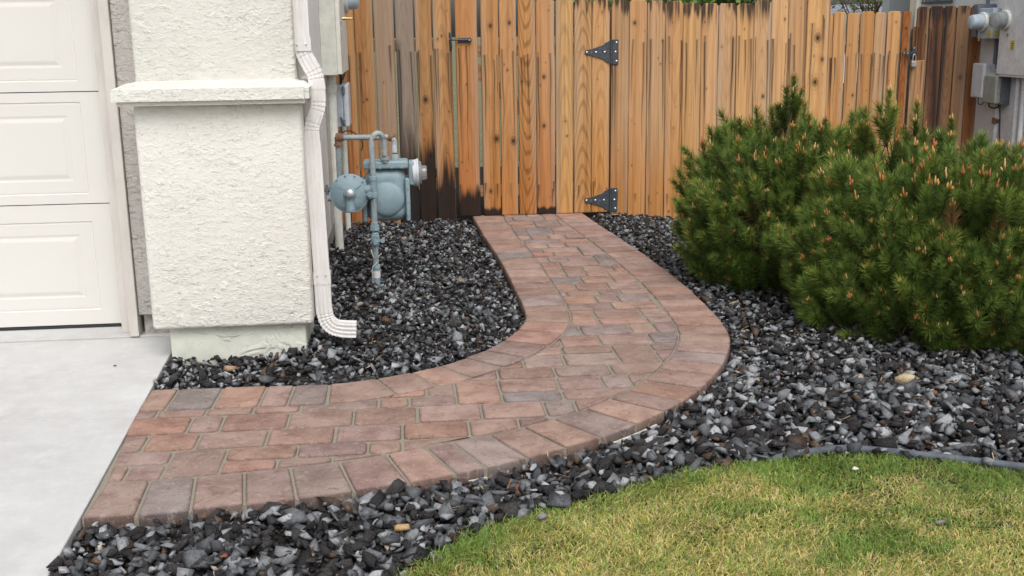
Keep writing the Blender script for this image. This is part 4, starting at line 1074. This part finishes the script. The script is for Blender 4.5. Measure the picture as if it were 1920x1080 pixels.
# meter body
body = empty('meter_body', (-.12, 6.68, .36)); body.parent = gm_; body.matrix_parent_inverse = Matrix.Translation(-gm_.location)
bm = bmesh.new(); box(bm, -.245, .005, 6.60, 6.76, .335, .66); bobj('case', bm, MAT['meter'], body, bevel=.065, seg=7, smooth=True)
bm = bmesh.new(); lathe(bm, (-.118, 6.64, .475), (0, -1, 0), [(0, .112), (.03, .110), (.045, .102), (.056, .082), (.063, .05), (.065, .02)], 40); bobj('face_dome', bm, MAT['meter'], body, smooth=True)
bm = bmesh.new(); box(bm, -.250, .018, 6.592, 6.768, .658, .705); bobj('top_cover', bm, MAT['meter'], body, bevel=.012, seg=3, smooth=True)
bm = bmesh.new(); box(bm, -.262, -.236, 6.585, 6.77, .34, .60); box(bm, -.003, .024, 6.585, 6.77, .34, .60); bobj('flange', bm, MAT['meter'], body, bevel=.008, seg=2, smooth=True)
bm = bmesh.new()
for z in (.38, .46, .54): 
    for u in (-.249, .010): lathe(bm, (u, 6.586, z), (0, -1, 0), [(0, .007), (.006, .006)], 6)
for u in (-.21, -.15, -.08, -.02): lathe(bm, (u, 6.593, .668), (0, -1, 0), [(0, .008), (.007, .007)], 6)
bobj('bolt', bm, MAT['gpipe'], body)
bm = bmesh.new(); lathe(bm, (-.119, 6.60, .70), (0, 0, 1), [(0, .022), (.012, .022), (.014, .029), (.034, .029), (.036, .020)], 8); lathe(bm, (-.06, 6.67, .70), (0, 0, 1), [(0, .024), (.03, .024), (.04, .018)], 8); bobj('union_nut', bm, MAT['gpipe'], body, smooth=True)
# index housing facing right
bm = bmesh.new(); box(bm, .02, .055, 6.60, 6.72, .555, .70); bobj('index_collar', bm, MAT['meter'], body, bevel=.012, seg=3, smooth=True)
bm = bmesh.new(); lathe(bm, (.045, 6.66, .625), (1, 0, 0), [(0, .078), (.022, .082), (.024, .086), (.034, .086), (.036, .076)], 28); bobj('index_ring', bm, MAT['ltgrey'], body, smooth=True)
bm = bmesh.new(); lathe(bm, (.080, 6.66, .625), (1, 0, 0), [(0, .072), (.018, .068), (.02, .045), (.048, .042), (.05, .038)], 28); bobj('index_glass', bm, MAT['clear'], body, smooth=True)
bm = bmesh.new(); lathe(bm, (.079, 6.66, .625), (1, 0, 0), [(0, .06), (.0015, .06)], 24); bobj('index_dial', bm, MAT['dial'], body)
# service pipe back to the wall
gp = bm = bmesh.new(); tube(bm, [(-.40, 7.02, .815), (-.08, 7.0, .812)], .0175, 14); tube(bm, [(-.065, 7.0, .80), (-.06, 6.9, .78), (-.06, 6.72, .775), (-.06, 6.67, .74)], .017, 12, smooth_pts=4); bobj('service_pipe', bm, MAT['pipe'], gm_, smooth=True)
bm = bmesh.new(); lathe(bm, (-.43, 7.02, .815), (1, 0, 0), [(0, .026), (.012, .030), (.03, .030), (.032, .024), (.05, .022)], 14); lathe(bm, (-.415, 7.02, .76), (0, 0, 1), [(0, .028), (.015, .028), (.017, .022), (.06, .022)], 14)
lathe(bm, (-.10, 7.0, .812), (1, 0, 0), [(0, .024), (.02, .026), (.04, .026), (.042, .018), (.055, .016)], 12)
bobj('elbow', bm, MAT['rust'], gm_, smooth=True)
bm = bmesh.new(); tube(bm, [(-.415, 7.02, .77), (-.415, 7.02, .46), (-.44, 7.02, .43), (-.50, 7.02, .43)], .020, 14); bobj('drop_pipe', bm, MAT['gpipe'], gm_, smooth=True)

# ---------------------------------------------------------------- electrical gear on the side wall
ep = empty('electrical_panel', (-.47, 7.9, 1.7), label='tall sage-grey electrical panel on the side wall above the gas meter', cat='electrical panel')
bm = bmesh.new(); box(bm, -.529, -.424, 7.5, 8.45, 1.185, 2.3); bobj('cabinet', bm, MAT['sagebox'], ep, bevel=.004)
bm = bmesh.new(); box(bm, -.4235, -.395, 7.50, 8.45, 1.19, 2.3); bobj('cover', bm, MAT['creampvc'], ep, bevel=.004)
bm = bmesh.new(); box(bm, -.394, -.386, 7.62, 7.66, 1.42, 1.48); box(bm, -.394, -.388, 7.58, 7.64, 1.52, 1.54); bobj('hasp', bm, MAT['zinc'], ep, bevel=.002)
bm = bmesh.new(); lathe(bm, (-.39, 7.7, 1.555), (1, 0, 0), [(0, .012), (.03, .012), (.032, .008), (.07, .007)], 10); bobj('lock', bm, MAT['brass'], ep)
bm = bmesh.new(); lathe(bm, (-.395, 8.25, 1.70), (1, 0, 0), [(0, .10), (.02, .105), (.03, .09), (.031, .08)], 26); bobj('meter_ring', bm, MAT['ltgrey'], ep, smooth=True)
bm = bmesh.new(); lathe(bm, (-.364, 8.25, 1.70), (1, 0, 0), [(0, .078), (.06, .072), (.075, .055), (.078, .03)], 26); bobj('meter_glass', bm, MAT['bluegrey'], ep, smooth=True)
bm = bmesh.new(); lathe(bm, (-.482, 7.70, -.12), (0, 0, 1), [(0, .030), (1.18, .030), (1.182, .036), (1.24, .036), (1.242, .031), (1.31, .031)], 18)
co = bobj('conduit', bm, MAT['creampvc'], smooth=True, label='cream plastic conduit running from under the electrical panel into the gravel', cat='conduit')
bm = bmesh.new(); lathe(bm, (-.455, 8.45, -.12), (0, 0, 1), [(0, .022), (1.0, .022)], 14)
bobj('conduit', bm, MAT['creampvc'], smooth=True, label='thinner white conduit close to the fence, beyond the cream one', cat='conduit')
bx = empty('utility_box', (-.45, 8.1, .95), label='grey plastic phone box on the side wall below the electrical panel', cat='utility box')
bm = bmesh.new(); box(bm, -.529, -.428, 8.02, 8.30, .80, 1.10); bobj('base', bm, MAT['bluegrey'], bx, bevel=.006)
bm = bmesh.new(); vs = box(bm, -.4275, -.385, 8.02, 8.32, .795, 1.095); 
for v in vs:
    if v.co.x > -.40: v.co.z += (.015 if v.co.z > .9 else -.0); v.co.y += .0
bobj('lid', bm, MAT['ltgrey'], bx, bevel=.016, seg=3)
bm = bmesh.new(); box(bm, -.43, -.41, 8.008, 8.02, 1.03, 1.085); box(bm, -.445, -.415, 8.008, 8.02, .81, .85); tube(bm, [(-.45, 8.012, .87), (-.43, 8.0, .85), (-.42, 8.0, .815)], .006, 8); bobj('clip', bm, MAT['dkgrey'], bx, bevel=.002)
bm = bmesh.new(); tube(bm, [(-.45, 8.05, .80), (-.445, 8.0, .765), (-.40, 7.99, .775), (-.35, 7.99, .755), (-.31, 7.99, .71), (-.30, 7.99, .67), (-.31, 8.0, .63)], .0045, 8, smooth_pts=5)
tube(bm, [(-.49, 8.05, .80), (-.46, 7.98, .755), (-.43, 7.97, .72)], .008, 8, smooth_pts=3); tube(bm, [(-.44, 8.05, 1.19), (-.435, 8.03, 1.14), (-.44, 8.05, 1.09)], .009, 8, smooth_pts=3)
tube(bm, [(-.40, 8.05, 1.19), (-.425, 8.03, 1.13)], .005, 8)
bobj('cable', bm, MAT['cable'], bx, smooth=True)

# ---------------------------------------------------------------- neighbour house and its meters
nb = empty('house', (8, 14, 0), label='neighbour\'s pale stucco house wall carrying meters at the right edge', cat='house')
bm = bmesh.new(); rough_box(bm, 6.27, 12, 9.2, 13.35, -.2, 4.0); bobj('wall', bm, MAT['stucco_nb'], nb, smooth=True)
bm = bmesh.new(); box(bm, 6.30, 12, 9.5, 14.8, 3.9, 4.3); bobj('roof', bm, MAT['shingle'], nb, bevel=.01)
m = M('smooth_blue_stucco', .9, .15); m.color(m.mix((.50, .53, .56), (.44, .47, .50), m.noise(7, 4))).bump(m.noise(60, 5, .7), .004); MAT['bluewall'] = m.m
bm = bmesh.new(); box(bm, 6.50, 6.90, 14.5, 14.7, -.2, 4.0); box(bm, 6.85, 12, 14.52, 14.8, -.2, 3.98); bobj('wall', bm, MAT['bluewall'], nb, bevel=.01)
bm = bmesh.new(); box(bm, 6.20, 6.266, 13.05, 13.18, -.1, 3.8); bobj('corner_trim', bm, MAT['creampvc'], nb, bevel=.004)
bm = bmesh.new(); box(bm, 6.245, 6.266, 12.3, 12.95, 1.72, 2.7); bobj('window', bm, MAT['dkgrey'], nb, bevel=.004)
bm = bmesh.new()
for zz in (1.72, 2.2): box(bm, 6.235, 6.244, 12.25, 13.0, zz - .012, zz + .012)
for yy in (12.25, 12.6, 12.97): box(bm, 6.2352, 6.2442, yy, yy + .02, 1.735, 2.18)
bobj('window_bars', bm, MAT['iron'], nb)

def glass_meter(parent, x, y, z, r, ln, glassmat='clear'):
    bm = bmesh.new(); lathe(bm, (x, y, z), (-1, -.08, .0), [(0, r * 1.18), (.018, r * 1.2), (.03, r * 1.12), (.032, r)], 30); a = bobj('meter_ring', bm, MAT['creampvc'], parent, smooth=True)
    bm = bmesh.new(); lathe(bm, (x - .03, y, z), (-1, -.08, 0), [(0, r * .98), (ln * .7, r * .9), (ln * .92, r * .8), (ln, r * .62)], 30); bobj('meter_glass', bm, MAT[glassmat], parent, smooth=True)
    bm = bmesh.new(); lathe(bm, (x - .031, y, z), (-1, -.08, 0), [(0, r * .8), (ln * .55, r * .74)], 24); bobj('meter_dial', bm, MAT['dial'], parent)
mp = empty('electrical_panel', (6.2, 10.6, 1.4), label='big white electrical panel with a glass meter at the top right corner', cat='electrical panel')
bm = bmesh.new(); box(bm, 6.125, 6.268, 10.2, 10.98, .935, 2.4); bobj('cabinet', bm, MAT['panelwhite'], mp, bevel=.006)
bm = bmesh.new(); box(bm, 6.117, 6.1245, 10.22, 10.60, .96, 2.35); box(bm, 6.117, 6.1245, 10.606, 10.965, .96, 2.35); bobj('cover', bm, MAT['panelwhite'], mp, bevel=.003)
glass_meter(mp, 6.115, 10.86, 1.50, .085, .125)
bm = bmesh.new(); box(bm, 6.1145, 6.1165, 10.665, 10.735, 1.205, 1.30); bobj('yellow_sticker', bm, MAT['yellow'], mp)
bm = bmesh.new()
for k in range(3): box(bm, 6.113, 6.1142, 10.675, 10.725, 1.222 + k * .022, 1.228 + k * .022)
bobj('sticker_print', bm, MAT['ink'], mp)
bm = bmesh.new(); lathe(bm, (6.116, 10.80, 1.355), (-1, 0, 0), [(0, .012), (.012, .012)], 10); lathe(bm, (6.125, 10.95, .95), (-1, 0, 0), [(0, .012), (.008, .012)], 10); bobj('lock', bm, MAT['dkgrey'], mp)
ms = empty('electric_meter', (6.18, 11.3, 1.5), label='blue-grey meter socket box with glass meter beside the fence end', cat='electric meter')
bm = bmesh.new(); box(bm, 6.075, 6.268, 11.05, 11.33, 1.315, 1.625); bobj('socket_box', bm, MAT['bluegrey'], ms, bevel=.006)
bm = bmesh.new(); box(bm, 6.11, 6.268, 11.345, 11.52, 1.33, 1.67); box(bm, 6.06, 6.268, 11.335, 11.344, 1.32, 1.66); tube(bm, [(6.2, 11.4, 1.66), (6.2, 11.4, 2.1)], .02, 10); bobj('wire_gutter', bm, MAT['dkgrey'], ms, bevel=.004)
glass_meter(ms, 6.07, 11.22, 1.485, .085, .12, 'bluegrey')
bm = bmesh.new(); box(bm, 6.072, 6.0745, 11.07, 11.13, 1.335, 1.40); box(bm, 6.10, 6.15, 11.046, 11.049, 1.345, 1.40); bobj('yellow_sticker', bm, MAT['yellow'], ms)
bm = bmesh.new(); lathe(bm, (6.08, 11.30, 1.33), (0, 0, -1), [(0, .01), (.04, .01)], 8); bobj('seal', bm, MAT['brass'], ms)
bm = bmesh.new(); tube(bm, [(6.235, 11.22, 1.31), (6.235, 11.22, 1.0)], .022, 12); bobj('conduit', bm, MAT['dkgrey'], ms, smooth=True)
b1 = empty('utility_box', (6.2, 11.35, .9), label='upright light grey phone box hanging beside the fence end', cat='utility box')
bm = bmesh.new(); box(bm, 6.15, 6.268, 11.20, 11.42, .70, 1.05); bobj('base', bm, MAT['ltgrey'], b1, bevel=.008)
bm = bmesh.new(); box(bm, 6.10, 6.149, 11.19, 11.43, .695, 1.06); bobj('lid', bm, MAT['ltgrey'], b1, bevel=.02, seg=3)
bm = bmesh.new(); tube(bm, [(6.13, 11.3, .70), (6.12, 11.28, .64), (6.14, 11.24, .63), (6.17, 11.22, .69)], .005, 8, smooth_pts=4); bobj('cable', bm, MAT['cable'], b1, smooth=True)
b2 = empty('utility_box', (6.2, 11.05, .85), label='olive-grey ribbed phone box mounted just right of the lighter one', cat='utility box')
bm = bmesh.new(); box(bm, 6.17, 6.268, 10.93, 11.18, .645, .965); bobj('base', bm, MAT['dkgrey'], b2, bevel=.005)
bm = bmesh.new(); vs = box(bm, 6.105, 6.169, 10.93, 11.17, .655, .985)
for v in vs:
    if v.co.x < 6.12 and v.co.z > .9: v.co.z -= .05
bobj('lid', bm, MAT['olivegrey'], b2, bevel=.012, seg=3)
bm = bmesh.new()
for k in range(5): box(bm, 6.18, 6.25, 10.922, 10.929, .68 + k * .055, .705 + k * .055)
bobj('rib', bm, MAT['dkgrey'], b2)
bm = bmesh.new(); tube(bm, [(6.20, 11.02, .65), (6.21, 10.99, .55), (6.21, 10.97, .40), (6.215, 10.95, .2), (6.22, 10.95, -.1)], .006, 8, smooth_pts=4); tube(bm, [(6.19, 11.16, .68), (6.16, 11.13, .62), (6.2, 11.08, .60), (6.22, 11.0, .64)], .007, 8, smooth_pts=4); bobj('cable', bm, MAT['cable'], b2, smooth=True)
bm = bmesh.new(); lathe(bm, (6.235, 11.09, -.15), (0, 0, 1), [(0, .024), (.77, .024)], 14)
pc = bobj('conduit', bm, MAT['panelwhite'], smooth=True, label='short white conduit with rusty strap below the olive-grey box', cat='conduit')
bm = bmesh.new(); lathe(bm, (6.235, 11.09, .44), (0, 0, 1), [(0, .027), (.045, .027)], 12); box(bm, 6.20, 6.21, 11.05, 11.12, .435, .50); bobj('strap', bm, MAT['rust'], pc)
for dy_, lb in ((0, 'left one of two white conduits under the big white panel'), (-.11, 'right one of two white conduits under the big white panel')):
    bm = bmesh.new(); tube(bm, [(6.215, 10.70 + dy_, .94), (6.22, 10.70 + dy_, -.15)], .024, 14); bobj('conduit', bm, MAT['bluegrey'] if dy_ == 5 else MAT['panelwhite'], smooth=True, label=lb, cat='conduit')

# ---------------------------------------------------------------- pines
def shoot_proto(seed, nneed=150):
    """one bottlebrush shoot of unit length along +Z: needle triangles with colour weight"""
    g = np.random.default_rng(seed); V = []; C = []
    t = g.uniform(.12, 1.0, nneed) ** .85; a = g.random(nneed) * 2 * math.pi
    ln = g.uniform(.25, .36, nneed) * (1 - .25 * np.clip(t - .8, 0, 1)); ang = np.radians(np.interp(t, [0, .8, 1], [66, 50, 20])) + g.normal(0, .16, nneed)
    d = np.c_[np.sin(ang) * np.cos(a), np.sin(ang) * np.sin(a), np.cos(ang)]
    b = np.c_[.018 * np.cos(a), .018 * np.sin(a), t]
    tip = b + d * ln[:, None] + np.c_[np.zeros((nneed, 2)), .25 * ln ** 2]
    s = np.cross(d, g.normal(0, 1, (nneed, 3))); s /= np.linalg.norm(s, axis=1)[:, None]; w_ = .0095
    V = np.stack([b - s * w_, b + s * w_, tip], 1).reshape(-1, 3); F = np.arange(len(V)).reshape(-1, 3)
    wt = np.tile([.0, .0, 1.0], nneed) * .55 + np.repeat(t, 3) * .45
    return V, F, wt
def basis(D, g):
    D = D / np.linalg.norm(D, axis=1)[:, None]; r = g.normal(0, 1, D.shape); X = np.cross(D, r); X /= np.linalg.norm(X, axis=1)[:, None]; Y = np.cross(D, X)
    return np.stack([X, Y, D], -1)
SHOOT = [shoot_proto(s, 230) for s in range(8)]
def bud_proto(seed):
    r = random.Random(seed); bm = bmesh.new(); n = r.choice([2, 3, 4, 5, 6])
    for k in range(n):
        a = r.random() * 6.28; L_ = r.uniform(.6, 1.0) if k == 0 else r.uniform(.3, .55); sp = 0 if k == 0 else .16
        c = Vector((math.cos(a) * sp, math.sin(a) * sp, 0)); t = c + Vector((math.cos(a) * sp * .6, math.sin(a) * sp * .6, L_))
        m_ = c.lerp(t, .55)
        tube(bm, [c, m_, t], [.085, .08, .03], 5)
    bmesh.ops.triangulate(bm, faces=bm.faces[:]); bm.verts.index_update()
    V = np.array([v.co[:] for v in bm.verts]); F = np.array([[v.index for v in f.verts] for f in bm.faces]); bm.free(); return V, F
BUDS = [bud_proto(s) for s in range(8)]

def pine(name_label, center, rad, height, seed, n_shell, n_in, leaders, trim=None, under=.85):
    g = np.random.default_rng(seed); cx, cy = center; rx, ry = rad
    root = empty('pine_shrub', (cx, cy, -.06), label=name_label, cat='shrub')
    def surf(th, el, k=1.0):
        """lumpy dome surface point"""
        lum = 1 + .22 * (fbm(th * 2.6 + seed, el * 3.2 + seed, 3) - .5) * 2
        r = np.cos(el) ** .62; R_ = lum * k
        z = -.03 + height * (.30 + .70 * np.sin(np.clip(el, 0, 2))) * (1 + (lum - 1) * .9) * k * (el >= 0) + (el < 0) * (height * .30 + el * height * .86)
        # skirt narrows towards the ground
        sk = np.where(el < 0, 1 + el * under, 1)
        return np.c_[cx + rx * R_ * r * np.cos(th) * sk, cy + ry * R_ * r * np.sin(th) * sk, z]
    def make(n, kmin, kmax):
        th = g.random(n) * 2 * math.pi; el = np.arcsin(g.uniform(-.33, 1, n)); P = surf(th, el, g.uniform(kmin, kmax, n))
        D = np.c_[np.cos(th) * np.cos(el) * 1.0, np.sin(th) * np.cos(el), np.sin(el) * .8 + .80] + g.normal(0, .20, (n, 3)); D /= np.linalg.norm(D, axis=1)[:, None]
        return P, D, el
    P1, D1, e1 = make(n_shell, .93, 1.04); P2, D2, e2 = make(n_in, .62, .93)
    PL = []; DL = []
    for (lx, ly, lz) in leaders:
        PL.append((lx, ly, lz)); DL.append((g.normal(0, .06), g.normal(0, .06), 1))
        for k in range(5):
            a = g.random() * 6.28; PL.append((lx + .055 * math.cos(a), ly + .055 * math.sin(a), lz - g.uniform(.06, .16))); DL.append((math.cos(a) * .45, math.sin(a) * .45, 1))
    PL = np.array(PL); DL = np.array(DL)
    P = np.vstack([P1, P2, PL]); D = np.vstack([D1, D2, DL]); n = len(P)
    P[:, 2] = np.maximum(P[:, 2], .0)
    if trim is not None:
        keep = trim(P); P, D = P[keep], D[keep]; n = len(P)
    L_ = g.uniform(.14, .21, n); base = P - D * L_[:, None] / np.linalg.norm(D, axis=1)[:, None]
    kd = g.integers(0, 8, n); R_ = basis(D, g)
    VV, FF, CC = [], [], []; off = 0
    shade = g.uniform(.65, 1.25, n); yel = np.clip(g.normal(.35, .25, n), 0, 1); dead = g.random(n) < .012; dead[-len(PL):] = False
    for k, (V, F, wt) in enumerate(SHOOT):
        s = np.nonzero(kd == k)[0]
        if not len(s): continue
        Q = np.einsum('nij,vj->nvi', R_[s], V) * L_[s][:, None, None] + base[s][:, None, :]
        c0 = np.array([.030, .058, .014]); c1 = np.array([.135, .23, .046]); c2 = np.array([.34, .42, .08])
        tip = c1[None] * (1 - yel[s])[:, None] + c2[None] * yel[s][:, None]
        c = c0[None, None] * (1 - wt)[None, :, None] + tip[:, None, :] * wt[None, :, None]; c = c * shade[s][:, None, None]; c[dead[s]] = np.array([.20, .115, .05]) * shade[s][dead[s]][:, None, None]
        nv = len(V); VV.append(Q.reshape(-1, 3)); CC.append(c.reshape(-1, 3)); FF.append((F[None] + (np.arange(len(s)) * nv)[:, None, None] + off).reshape(-1, 3)); off += nv * len(s)
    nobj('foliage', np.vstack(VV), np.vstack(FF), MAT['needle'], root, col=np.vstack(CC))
    # branches: from the root crown out to every shoot
    bm = bmesh.new()
    hub = [Vector((cx + g.normal(0, .07), cy + g.normal(0, .07), -.05)) for _ in range(7)]
    limbs = []
    for k in range(34):
        th = g.random() * 6.28; el = math.asin(g.uniform(.0, .95)); e_ = Vector(surf(np.array([th]), np.array([el]), np.array([.66]))[0]); h0 = hub[k % 7]
        mid = h0.lerp(e_, .5) + Vector((0, 0, -.05 + .1 * math.sin(el))); pts = [h0, mid, e_]; limbs.append(e_); limbs.append(mid)
        tube(bm, pts, [.020, .011, .005], 7, smooth_pts=0)
    LA = np.array([v[:] for v in limbs]); order = g.permutation(n)[:min(n, 700)]
    for i in order:
        b_ = base[i]; dd = LA[np.argmin(((LA - b_) ** 2).sum(1))]; tube(bm, [Vector(dd).lerp(Vector(b_), .45), Vector(b_), Vector(P[i])], [.004, .0035, .003], 4, cap=False)
    for i in range(n):
        pass
    bobj('branch', bm, MAT['bark'], root)
    # candles
    nb_ = n; has = g.random(n) < .50; has[-len(PL):] = True
    if trim is None: has[len(P1):len(P1) + len(P2)] &= g.random(len(P2)) < .3
    s = np.nonzero(has)[0]; kk = g.integers(0, 8, len(s)); sz = g.uniform(.026, .046, len(s)) * (1 + .45 * (P[s, 2] > height * .75))
    pal = np.array([(.46, .20, .06), (.40, .15, .05), (.50, .26, .09), (.34, .12, .05), (.52, .32, .14)])[g.integers(0, 5, len(s))]
    Dn = D[s] / np.linalg.norm(D[s], axis=1)[:, None] * .5 + np.array([0, 0, .6]); V, F, C = gather(BUDS, kk, P[s] + Dn * .004, basis(Dn, g), sz, np.c_[pal, np.ones(len(s))])
    nobj('bud_clusters', V, F, MAT['bud'], root, col=C, kind='stuff')
    return root
pine('rounded mugo pine nearer the gate, with one tall spire at its top', (2.26, 6.25), (.66, .70), .93, 31, 640, 430,
     [(2.24, 6.20, 1.17), (2.22, 6.25, 1.10), (2.03, 6.2, .99), (1.93, 6.2, .93), (2.35, 6.3, 1.0), (2.15, 6.3, .98), (2.42, 6.15, .92)])
pine('larger mugo pine on the right that overhangs the gravel', (2.66, 5.34), (.71, .93), .86, 47, 1000, 620,
     [(2.50, 5.5, 1.12), (2.70, 5.6, 1.04), (2.40, 5.55, 1.02), (2.44, 5.7, 1.0), (2.9, 5.6, .96), (2.56, 5.3, .86), (3.02, 5.3, .84)], under=.5)

# ---------------------------------------------------------------- beyond the fences
def leaf_tree(label, base, h, crown, n, seed, leafsize=.05, col0=(.06, .12, .025), col1=(.20, .28, .07), limbs=14, cat='tree'):
    g = np.random.default_rng(seed); root = empty('leafy_tree', (base[0], base[1], -.1), label=label, cat=cat)
    bm = bmesh.new(); top = Vector((base[0] + .1, base[1], h * .8)); B = Vector((base[0], base[1], -.15)); tube(bm, [B, B.lerp(top, .5) + Vector((.06, 0, 0)), top], [.09, .06, .02], 9, smooth_pts=3)
    cx, cy, cz, rx, ry, rz = crown; ends = []
    for k in range(limbs):
        s = B.lerp(top, g.uniform(.4, .95)); d = g.normal(0, 1, 3); d /= np.linalg.norm(d); e_ = Vector((cx + d[0] * rx * .85, cy + d[1] * ry * .85, cz + d[2] * rz * .85)); m_ = s.lerp(e_, .5) + Vector((0, 0, .08))
        tube(bm, [s, m_, e_], [.022, .013, .005], 6); ends += [e_, m_.lerp(e_, .5)]
        for q in range(3):
            e2_ = e_ + Vector(g.normal(0, .16, 3)); tube(bm, [m_.lerp(e_, .6), e2_], [.006, .003], 4); ends.append(e2_)
    bobj('trunk', bm, MAT['bark'], root)
    E_ = np.array([v[:] for v in ends]); P = E_[g.integers(0, len(E_), n)] + g.normal(0, .11, (n, 3)); s = g.uniform(.6, 1.3, n) * leafsize
    R_ = basis(g.normal(0, 1, (n, 3)), g); q = np.array([[0, -.5, 0], [.42, 0, .08], [0, .6, 0], [-.42, 0, .08]])
    V = (np.einsum('nij,vj->nvi', R_, q) * s[:, None, None] + P[:, None, :]).reshape(-1, 3); F = np.arange(len(V)).reshape(-1, 4)
    t = g.random(n)[:, None]; c = np.array(col0) * (1 - t) + np.array(col1) * t
    nobj('crown', V, F, MAT['leaf'], root, col=np.repeat(c, 4, axis=0)); return root
leaf_tree('young thin-leaved tree seen above the far gate', (7.55, 17.5), 2.3, (7.45, 17.5, 2.05, .55, .5, .42), 520, 3, .05)
leaf_tree('green leafy tree peeking over the pickets right of the gate', (2.4, 12.5), 1.9, (2.45, 12.5, 1.85, .75, .5, .42), 4200, 5, .07, col1=(.26, .36, .10))
leaf_tree('small green tree showing over the middle of the fence', (3.9, 12.8), 1.9, (3.75, 12.8, 1.72, .6, .4, .36), 2800, 8, .07)
# low roof beyond the far gate
far = empty('house', (12, 30, 0), label='distant low house whose grey shingle roof shows over the far gate', cat='house')
bm = bmesh.new(); box(bm, 11.6, 18, 30.5, 36, -.1, 1.5); bobj('wall', bm, MAT['stucco_nb'], far, bevel=.01)
bm = bmesh.new(); v_ = [bm.verts.new(p) for p in ((11.2, 30, 1.55), (18.5, 30, 1.55), (18.5, 33.5, 2.14), (13.4, 33.5, 2.14), (11.2, 37, 1.55), (18.5, 37, 1.55), (11.2, 30, 1.45), (18.5, 30, 1.45), (11.2, 37, 1.45), (18.5, 37, 1.45))]
for f in ((0, 1, 2, 3), (3, 2, 5, 4), (0, 3, 4), (0, 6, 7, 1), (4, 5, 9, 8), (0, 4, 8, 6), (1, 7, 9, 5), (1, 5, 2), (6, 8, 9, 7)): bm.faces.new([v_[i] for i in f])
bobj('roof', bm, MAT['shingle'], far)
